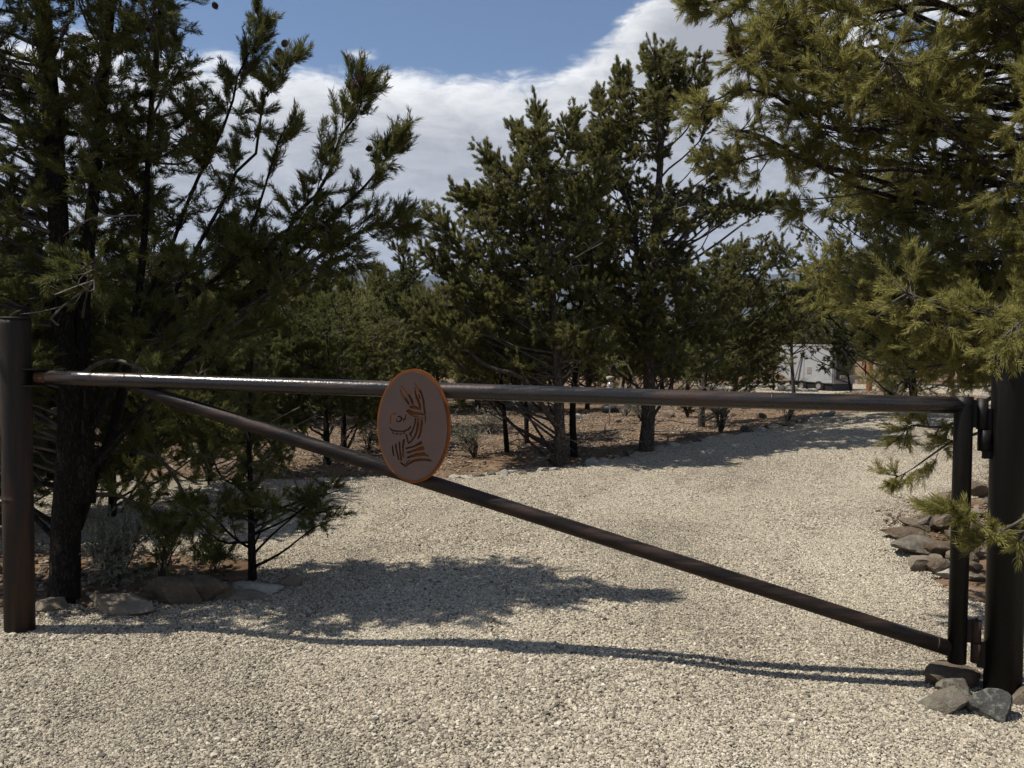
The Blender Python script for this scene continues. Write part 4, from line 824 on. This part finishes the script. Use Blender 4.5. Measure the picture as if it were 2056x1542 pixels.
# ------------------------------------------------------------------ the gate
BL = ground(40, 1270); BR = ground(2012, 1396)
gd = unit(BR - BL); gd[2] = 0; gd = unit(gd); gn = np.array((gd[1], -gd[0], 0.0))        # gn points to the camera side
if gn[1] > 0: gn = -gn
g_ang = math.atan2(gd[1], gd[0])
def on_gate(px, py, off=0.0):
    """the point of the gate's plane (shifted off metres to the camera) seen at a pixel"""
    r = ray(px, py); o = np.array((0, 0, CAM_Z)); p0 = BL + gn * off; t = ((p0 - o) @ gn) / (r @ gn); return o + r * t
def post(label, b, top_px, r, mt, seams):
    z1 = on_gate(*top_px)[2]; root = thing('gate_post', label, 'post', tuple(b)); h = z1 - b[2]
    prof = [(r, -0.12)]
    for s in seams: prof += [(r, s * h - 0.03), (r, s * h - 0.006), (r * 1.02, s * h - 0.003), (r * 1.02, s * h + 0.003), (r, s * h + 0.006), (r, s * h + 0.03)]
    prof += [(r, h - 0.04), (r, h - 0.012)]
    MB().lathe(prof, (0, 0, 0), 32).build('pipe', M[mt], root, True)
    MB().lathe([(r * 1.02, h - 0.010), (r * 1.02, h - 0.003), (r * 0.98, h)], (0, 0, 0), 32).build('cap', M[mt], root, True)
    return root, h
postL, hL = post('rusty round steel gate post on the left', BL, (34, 637), 0.080, 'post', [0.43])
postR, hR = post('black round steel hinge post on the right', BR, (2030, 674), 0.0835, 'stile', [])
gate = thing('pipe_gate', 'single-bar steel pipe gate with diagonal brace across the drive', 'gate', tuple(on_gate(1938, 1330)))
def gchild(nm, mb, mt, parent=None, sm=True, bevel=0):
    root = parent or gate; o = mb.build(nm, M[mt], root, sm, bevel); o.matrix_parent_inverse = Matrix.Translation(-Vector(root.location)); return o
rr = 0.0415
a = on_gate(98, 758); b = on_gate(1300, 793); c_ = on_gate(1935, 814)
q1 = a + gd * 0.10
rail_pts = np.vstack([a + (c_ - a) * t for t in np.linspace(0, 1, 24)])
zz = [on_gate(px, py)[2] for px, py in ((98, 758), (500, 771), (1000, 787), (1500, 803), (1935, 814))]
rail_pts[:, 2] = np.interp(np.linspace(0, 1, 24), [0, 0.22, 0.50, 0.77, 1], zz)
mb = MB(); P = np.vstack((rail_pts[:1] - (0, 0, 0), rail_pts)); R = np.full(len(P), rr); 
mb.tube(rail_pts, rr, 28); gchild('top_rail', mb, 'rail')
# mitred stile
s0 = c_ + gd * 0.0; s1 = on_gate(1935, 1330); s1 = np.array((s0[0], s0[1], s1[2]))
gchild('stile', MB().tube([s0 + (0, 0, rr * 1.02), s0 + (0, 0, 0.0), s1], 0.0425, 28), 'stile')
ad = on_gate(262, 776) ; bd = on_gate(1904, 1301)
u_ = unit(bd - ad); gchild('brace', MB().tube([ad + u_ * t for t in np.linspace(0.0, np.linalg.norm(bd - ad) - 0.01, 14)], [0.006] + [0.024] + [0.0385] * 12, 28) if False else MB().tube(np.vstack((ad, ad + u_ * 0.10, ad + u_ * 0.22, [ad + u_ * t for t in np.linspace(0.4, np.linalg.norm(bd - ad), 12)])), [0.012, 0.026, 0.037] + [0.0385] * 12, 28), 'brace')
for t, nm, pa, pb, rad in ((0.0, 'weld_bead', on_gate(1548, 805), None, rr), (0.0, 'weld_bead', on_gate(1880, 1292), None, 0.0385)):
    v = gd if rad == rr else u_
    base_p = rail_pts[0] + gd * ((pa - rail_pts[0]) @ gd) if rad == rr else ad + u_ * ((pa - ad) @ u_)
    if rad == rr: base_p[2] = np.interp((base_p - rail_pts[0]) @ gd, (rail_pts - rail_pts[0]) @ gd, rail_pts[:, 2])
    gchild(nm, MB().tube([base_p - v * 0.004, base_p, base_p + v * 0.004], [rad * 1.002, rad * 1.025, rad * 1.002], 28), 'rail' if rad == rr else 'brace')
# rusty inner sleeve that slides from the rail into the left post's keeper
sl = a - gd * 0.0
gchild('end_sleeve', MB().tube([a - gd * 0.075, a + gd * 0.05], 0.031, 20), 'sleeve')
o = MB().box((0, 0, 0), (0.055, 0.09, 0.012), g_ang)
gchild('latch_lug', MB().box(a + gd * 0.075 + np.array((0, 0, rr + 0.003)), (0.055, 0.03, 0.012), g_ang), 'stile', sm=False)
# keeper on the left post
kz = a[2]
ko = MB().box(BL + gd * 0.115 + np.array((0, 0, kz - BL[2] - 0.048)), (0.10, 0.085, 0.008), g_ang).box(BL + gd * 0.115 + np.array((0, 0, kz - BL[2] + 0.046)), (0.10, 0.085, 0.008), g_ang).box(BL + gd * 0.115 - gn * 0.045 + np.array((0, 0, kz - BL[2])), (0.10, 0.008, 0.084), g_ang)
gchild('keeper', ko, 'post', postL, False)
# hinges: lower barrel pair and upper pair
hp = on_gate(1968, 1290); hx = s0 + gd * 0.085
lo_z = on_gate(1968, 1330)[2]; mid_z = on_gate(1968, 1290)[2]; hi_z = on_gate(1968, 1246)[2]
h0 = np.array((hx[0], hx[1], 0))
gchild('hinge_barrel', MB().tube([h0 + (0, 0, mid_z + 0.003), h0 + (0, 0, hi_z)], 0.023, 20).tube([h0 + (0, 0, hi_z), h0 + (0, 0, hi_z + 0.012)], 0.006, 10), 'post')
gchild('hinge_plate', MB().box(s0 + gd * 0.050 + np.array((0, 0, (mid_z + hi_z) / 2 - s0[2])), (0.045, 0.012, (hi_z - mid_z) * 1.05), g_ang), 'post', sm=False, bevel=0.003)
gchild('hinge_barrel', MB().tube([h0 + (0, 0, lo_z), h0 + (0, 0, mid_z - 0.003)], 0.023, 20), 'post', postR)
gap = (BR - h0) @ gd
gchild('hinge_plate', MB().box(h0 + gd * (0.012 + (gap - 0.085) / 2) + np.array((0, 0, (lo_z + mid_z) / 2 - 0.01)), (gap - 0.075, 0.014, mid_z - lo_z + 0.03), g_ang), 'post', postR, False, 0.003)
uz0 = on_gate(1975, 905)[2]; uz1 = on_gate(1975, 862)[2]; uz2 = on_gate(1975, 800)[2]
gchild('hinge_barrel', MB().tube([h0 + (0, 0, uz1), h0 + (0, 0, uz2)], 0.026, 20), 'stile')
gchild('hinge_plate', MB().box(s0 + gd * 0.050 + np.array((0, 0, (uz1 + uz2) / 2 - s0[2])), (0.05, 0.014, (uz2 - uz1) * 0.9), g_ang), 'stile', sm=False, bevel=0.003)
gchild('hinge_barrel', MB().tube([h0 + gd * 0.012 + (0, 0, uz0), h0 + gd * 0.012 + (0, 0, uz1 - 0.003)], 0.030, 20), 'stile', postR)
gchild('hinge_plate', MB().box(h0 + gd * (0.012 + (gap - 0.085) / 2) + np.array((0, 0, (uz0 + uz1) / 2 + 0.03)), (gap - 0.07, 0.016, (uz2 - uz0) * 0.95), g_ang), 'stile', postR, False, 0.003)

# ------------------------------------------------------------------ the oval sign
S_OFF = 0.060
sc_ = on_gate(831, 855, S_OFF); sign = thing('oval_sign', 'rust-rimmed brown oval plate with cut-out donkey head, on the gate', 'sign', tuple(sc_))
sign.rotation_euler = (math.radians(90), 0, g_ang)                 # local X along the gate, local Y up, local Z to the camera
pxm = (on_gate(900, 855, S_OFF) - on_gate(760, 855, S_OFF)) @ gd / 140.0; pzm = (on_gate(831, 800, S_OFF)[2] - on_gate(831, 900, S_OFF)[2]) / 100.0
CX, CY, KX, KY = 680.0, 805.0, pxm / 5.14, pzm / 5.14               # tracing units -> metres
def T(pts): return [((x - CX) * KX, -(y - CY) * KY) for x, y in pts]
glyphs = [
    [(550, 390), (585, 398), (628, 440), (660, 488), (688, 542), (698, 580), (668, 582), (652, 530), (624, 478), (596, 440)],
    [(546, 424), (556, 428), (578, 472), (612, 510), (640, 552), (652, 588), (634, 588), (600, 540), (566, 492)],
    [(698, 362), (738, 392), (774, 448), (792, 505), (804, 555), (806, 610), (818, 682), (797, 674), (786, 602), (780, 540), (762, 476), (730, 424)],
    [(700, 402), (710, 402), (718, 468), (746, 528), (768, 588), (768, 640), (750, 636), (740, 580), (710, 514), (698, 450)],
    [(732, 462), (754, 486), (764, 536), (748, 516)],
    [(640, 602), (688, 586), (738, 606), (752, 640), (702, 628), (656, 622)],
    [(610, 652), (638, 630), (700, 652), (760, 664), (822, 686), (818, 694), (752, 688), (694, 694), (650, 684)],
    [(632, 668), (668, 692), (716, 700), (768, 704), (728, 712), (666, 702)],
    [(702, 716), (716, 716), (714, 764), (702, 812), (684, 862), (666, 892), (650, 880), (672, 842), (690, 800), (700, 752)],
    [(724, 722), (748, 722), (748, 790), (738, 850), (718, 902), (682, 952), (646, 986), (638, 974), (680, 928), (706, 880), (722, 800)],
    [(766, 714), (790, 704), (787, 764), (777, 850), (762, 902), (742, 930), (724, 936), (746, 880), (758, 800)],
    [(802, 700), (816, 702), (816, 742), (802, 776), (806, 740)],
    [(446, 784), (446, 730), (458, 694), (480, 672), (506, 674), (510, 684), (484, 690), (466, 722), (460, 788)],
    [(520, 706), (548, 698), (568, 708), (576, 726), (604, 722), (606, 690), (614, 676), (612, 728), (600, 742), (574, 738), (566, 752), (544, 766), (520, 764), (510, 744), (516, 728), (524, 752), (542, 752), (556, 738), (552, 718), (534, 716)],
    [(580, 746), (602, 748), (596, 758), (582, 756)],
    [(438, 808), (468, 842), (520, 852), (580, 852), (628, 834), (660, 800), (670, 810), (642, 848), (592, 868), (520, 868), (466, 862), (448, 838)],
    [(468, 872), (494, 878), (494, 890), (472, 884)], [(504, 880), (536, 882), (536, 894), (504, 892)], [(546, 882), (572, 880), (572, 892), (546, 894)], [(582, 876), (604, 870), (606, 882), (584, 888)],
    [(606, 892), (624, 886), (632, 930), (646, 984), (632, 988), (618, 936)],
    [(646, 866), (660, 880), (682, 926), (664, 914), (648, 892)],
    [(466, 1010), (480, 1006), (486, 1060), (496, 1122), (482, 1116), (468, 1062)],
    [(498, 990), (514, 988), (522, 1050), (536, 1108), (548, 1162), (530, 1150), (506, 1062)],
    [(534, 970), (554, 966), (560, 1060), (570, 1112), (574, 1164), (556, 1166), (546, 1100)],
    [(580, 944), (602, 934), (596, 1000), (588, 1080), (594, 1142), (576, 1110), (572, 1000)],
    [(600, 1030), (698, 1000), (748, 962), (774, 954), (782, 984), (700, 1020), (620, 1042)],
    [(608, 1076), (690, 1046), (760, 1010), (792, 1008), (806, 1048), (720, 1060), (640, 1086)],
    [(620, 1122), (700, 1082), (800, 1066), (822, 1086), (856, 1112), (780, 1110), (700, 1120), (626, 1138)],
    [(604, 1222), (638, 1182), (680, 1150), (760, 1130), (862, 1138), (882, 1164), (780, 1158), (700, 1170), (650, 1196), (612, 1230)],
    [(546, 1176), (572, 1180), (598, 1204), (640, 1152), (656, 1148), (600, 1222), (570, 1206)],
]
def prism(nm, ring, thick):
    bm = bmesh.new(); vs_ = [bm.verts.new((x, y, -thick / 2)) for x, y in ring]; f = bm.faces.new(vs_)
    r = bmesh.ops.extrude_face_region(bm, geom=[f]); bmesh.ops.translate(bm, verts=[e for e in r['geom'] if isinstance(e, bmesh.types.BMVert)], vec=(0, 0, thick))
    bmesh.ops.recalc_face_normals(bm, faces=bm.faces[:]); me = bpy.data.meshes.new(nm); bm.to_mesh(me); bm.free(); return me
def plate2d(nm, outline, holes, thick, mt, z):
    o = link(nm, prism(nm, outline, thick), M[mt], sign); o.location = (0, 0, z)
    cut = []
    for ring in holes:
        c = link('cutter', prism('cutter', ring, thick * 4), None, sign); c.location = (0, 0, z); cut.append(c)
        md = o.modifiers.new('cut', 'BOOLEAN'); md.operation = 'DIFFERENCE'; md.solver = 'EXACT'; md.object = c
    if cut:
        dg = bpy.context.evaluated_depsgraph_get(); me = bpy.data.meshes.new_from_object(o.evaluated_get(dg)); o.modifiers.clear(); o.data = me; me.name = nm
        for c in cut: bpy.data.objects.remove(c)
        me.materials.clear(); me.materials.append(M[mt])
    return o
def oval(a, b, n=96, dx=0, dy=0): return [(dx + a * math.cos(t), dy + b * math.sin(t)) for t in np.linspace(0, 2 * math.pi, n, endpoint=False)]
aF, bF = 352 * KX, 556 * KY
plate2d('front_plate', oval(aF, bF), [T(g) for g in glyphs], 0.008, 'plate', 0.022)
plate2d('backing_plate', oval(aF + 0.014, bF + 0.016), [], 0.012, 'rust', 0.000)
MB().tube([(0, -bF * 0.5, 0.006), (0, -bF * 0.5, 0.018)], 0.012, 10).tube([(0, bF * 0.55, 0.006), (0, bF * 0.55, 0.018)], 0.012, 10).build('spacer', M['rust'], sign)

# ------------------------------------------------------------------ things by the far gravel pad
pad = np.array([(ground(1540, 792)), ground(1765, 800), ground(1780, 768), ground(1540, 766)])
ctr = pad.mean(0)
# gravel pad sheet
gxx = np.linspace(9, 30, 60); gyy = np.linspace(28, 48, 60); X, Y = np.meshgrid(gxx, gyy); Z = HT(X, Y) + 0.02; idx = np.arange(X.size).reshape(X.shape)
q = np.stack((idx[:-1, :-1], idx[:-1, 1:], idx[1:, 1:], idx[1:, :-1]), -1).reshape(-1, 4)
tag(link('gravel_pad', mesh_np('gravel_pad', np.stack((X, Y, Z), -1).reshape(-1, 3), q), M['gravel_bed']), kind='structure')
nP = 1100; qx = rng.uniform(9.5, 22, nP); qy = rng.uniform(28.5, 44, nP)
scatter('pad_gravel', np.stack((qx, qy, HT(qx, qy) + 0.02), -1), eulers(normals(qx, qy), rng.uniform(0, 6.28, nP)), np.full(nP, 1.6), rng.integers(5, 8, nP), gset, material=M['gravel'])
# white camper
dC = 38.0
cb = at(1672, 768, dC); cb[2] = float(HT(cb[0], cb[1])); camper = thing('camper_trailer', 'white boxy camper trailer with dark framed door, half hidden by pines', 'trailer', tuple(cb))
ux = np.array((-0.6, 0.8, 0)); uy = np.array((0.8, 0.6, 0))                 # along the side, along the end
def cpt(s, t, z): return tuple(ux * s + uy * t + np.array((0, 0, z)))
Lc, Wc, z0, z1 = 3.0, 1.75, 0.36, 2.15
prof = [(0, z0), (2.3, z0 + 0.10), (Lc, z0 + 0.55), (Lc - 0.1, z1 - 0.15), (Lc - 0.35, z1), (0, z1 - 0.02)]
mb = MB(); n = len(prof); V = [cpt(s, 0, z) for s, z in prof] + [cpt(s, Wc, z) for s, z in prof]
mb.add(V, [[tuple(range(n))], [tuple(range(2 * n - 1, n - 1, -1))], [(i, i + n, (i + 1) % n + n, (i + 1) % n) for i in range(n)]]); mb.build('body', M['white'], camper, False, 0.03)
e = 0.012
def facepanel(nm, t0, t1, za, zb, mt, th, off):
    V = [cpt(-off, t0, za), cpt(-off, t1, za), cpt(-off, t1, zb), cpt(-off, t0, zb), cpt(-off - th, t0, za), cpt(-off - th, t1, za), cpt(-off - th, t1, zb), cpt(-off - th, t0, zb)]
    return MB().add(V, [[(0, 3, 2, 1), (4, 5, 6, 7), (0, 1, 5, 4), (1, 2, 6, 5), (2, 3, 7, 6), (3, 0, 4, 7)]]).build(nm, M[mt], camper)
facepanel('end_frame', 0.02, Wc - 0.02, z0 + 0.02, z1 - 0.05, 'frame', 0.03, 0.004)
facepanel('door', 0.22, Wc - 0.22, z0 + 0.22, z1 - 0.28, 'black', 0.02, 0.038)
def sidepanel(nm, s0_, s1_, za, zb, mt, th):
    nrm = np.array((-uy[1], uy[0], 0)); nrm = unit(np.cross(ux, (0, 0, 1))); nrm = nrm if nrm[1] < 0 else -nrm
    P4 = [np.array(cpt(s0_, 0, za)), np.array(cpt(s1_, 0, za)), np.array(cpt(s1_, 0, zb)), np.array(cpt(s0_, 0, zb))]
    V = [p + nrm * 0.004 for p in P4] + [p + nrm * (0.004 + th) for p in P4]
    return MB().add(V, [[(0, 1, 2, 3), (4, 7, 6, 5), (0, 4, 5, 1), (1, 5, 6, 2), (2, 6, 7, 3), (3, 7, 4, 0)]]).build(nm, M[mt], camper)
sidepanel('corner_trim', 0.02, 0.30, z0 + 0.06, z1 - 0.1, 'white', 0.02); sidepanel('side_hatch', 1.1, 1.32, z0 + 0.45, z0 + 0.75, 'frame', 0.012)
nrmS = unit(np.cross(ux, (0, 0, 1))); nrmS = nrmS if nrmS[1] < 0 else -nrmS
MB().add([cpt(0.05, 0.06, 0.05), cpt(2.3, 0.06, 0.05), cpt(2.3, 0.06, z0 + 0.08), cpt(0.05, 0.06, z0 - 0.005), cpt(0.05, Wc - 0.06, 0.05), cpt(2.3, Wc - 0.06, 0.05), cpt(2.3, Wc - 0.06, z0 + 0.08), cpt(0.05, Wc - 0.06, z0 - 0.005)], [[(0, 1, 2, 3), (4, 7, 6, 5), (0, 4, 5, 1), (1, 5, 6, 2), (2, 6, 7, 3), (3, 7, 4, 0)]]).build('chassis', M['black'], camper)
for s in (0.7, 1.6):
    c = np.array(cpt(s, 0, 0.24)); wh = MB().tube([c + nrmS * 0.02, c + nrmS * -0.16], 0.24, 18).build('wheel', M['black'], camper, True)
    h = MB().tube([c + nrmS * 0.045, c + nrmS * 0.022], 0.12, 14).build('rim', M['frame'], wh, True)
sidepanel('roof_trim', 0.0, Lc - 0.4, z1 - 0.09, z1 - 0.03, 'frame', 0.016); sidepanel('panel_seam', 1.48, 1.50, z0 + 0.12, z1 - 0.12, 'frame', 0.008)
MB().tube([cpt(1.55, -0.03, z1 - 0.25), cpt(1.9, -0.12, z0 + 0.1)], 0.035, 8).build('awning_arm', M['frame'], camper)
# white boulders left of the camper
for i, (x, y, w, h) in enumerate([(1566, 766, 26, 16), (1590, 762, 34, 20), (1612, 768, 26, 10), (1632, 770, 22, 9)]):
    lb = ['leftmost white boulder beside the camper', 'tallest white boulder beside the camper', 'low white boulder between the tall boulder and the camper', 'white boulder nearest the camper wheels'][i]
    p = at(x, y, 35.5); p[2] = float(HT(p[0], p[1])); rock(lb, p, (w / FPX * 36, w / FPX * 26, h / FPX * 36 / .75), 'rock_pale', seed=200 + i, group='white boulders beside the camper')
# orange timber posts and rail
def simple(nm, lb, cat, p, mb, mt, part): r_ = thing(nm, lb, cat, tuple(p)); mb.build(part, M[mt], r_, False, 0.01); return r_
dF = 33.0
fp = at(1746, 782, dF); fp[2] = float(HT(fp[0], fp[1])); fence = thing('timber_fence', 'orange-brown timber posts with one rail, right of the camper', 'fence', tuple(fp))
MB().box((0, 0, 0.55), (0.16, 0.16, 1.14)).build('fence_post', M['timber'], fence, False, 0.01)
MB().box((0.34, 0.9, 0.62), (0.16, 0.16, 1.3)).build('fence_post', M['timber'], fence, False, 0.01)
MB().box((0.62, 0.4, 0.5), (0.15, 0.15, 1.0)).build('fence_post', M['timber'], fence, False, 0.01)
MB().box((-0.62, 0.02, 0.66), (1.07, 0.06, 0.12)).build('rail', M['timber_grey'], fence, False, 0.01)
# path light on a stake near the golden pine
lp = at(1811, 790, 24.0); lp[2] = float(HT(lp[0], lp[1])); lamp = thing('path_light', 'slim stake light with white round cap under the golden pine', 'light', tuple(lp))
MB().box((0, 0, 0.6), (0.05, 0.05, 1.25)).build('stake', M['timber_grey'], lamp, False, 0.004)
MB().lathe([(0.02, 1.225), (0.075, 1.24), (0.085, 1.28), (0.07, 1.33), (0.02, 1.345)], (0, 0, 0), 16).build('lamp_cap', M['white'], lamp, True)
lp = at(1795, 790, 25.0); lp[2] = float(HT(lp[0], lp[1])); simple('marker_stake', 'short grey stake left of the slim white-capped light', 'stake', lp, MB().box((0, 0, 0.35), (0.09, 0.09, 0.75)), 'timber_grey', 'stake')
lp = at(1994, 765, 20.0); lp[2] = float(HT(lp[0], lp[1])); cairn = thing('stone_pillar', 'pale stone pillar with orange coping, beside the right post', 'pillar', tuple(lp))
cm = MB(); r_ = np.random.default_rng(5)
for k in range(9):
    o = MB().box((r_.normal(0, .015), r_.normal(0, .015), 0.07 + k * 0.125), (0.36 + r_.uniform(-.05, .05), 0.34, 0.118), r_.normal(0, .06)).build('stone', M['rock_pale'], cairn, False, 0.02)
MB().box((0, 0, 1.19), (0.46, 0.44, 0.09)).build('coping', M['timber'], cairn, False, 0.01)
# clear garden lamp and black basin behind the rail
gp = at(1224, 815, 17.5); gp[2] = float(HT(gp[0], gp[1])); gl = thing('garden_lamp', 'tiny clear lamp with pale top on a stake, just above the rail', 'lamp', tuple(gp))
zb = at(1224, 782, 17.5)[2] - gp[2]
MB().tube([(0, 0, -0.05), (0, 0, zb)], 0.014, 8).build('stake', M['chrome'], gl, True)
MB().lathe([(0.02, zb), (0.055, zb + 0.01), (0.06, zb + 0.10), (0.035, zb + 0.16)], (0, 0, 0), 14).build('lamp_glass', M['glass'], gl, True)
MB().lathe([(0.035, zb + 0.163), (0.05, zb + 0.18), (0.075, zb + 0.22), (0.07, zb + 0.27), (0.02, zb + 0.28)], (0, 0, 0), 14).build('lamp_top', M['rock_pale'], gl, True)
bp_ = ground(1226, 829); basin = thing('black_basin', 'black rounded basin on the dirt bank under the rail', 'basin', tuple(bp_))
MB().lathe([(0.12, -0.02), (0.20, 0.0), (0.235, 0.08), (0.22, 0.16), (0.19, 0.185), (0.17, 0.17), (0.16, 0.06), (0.05, 0.04)], (0, 0, 0), 26).build('bowl', M['black'], basin, True)
bpy.context.view_layer.update()
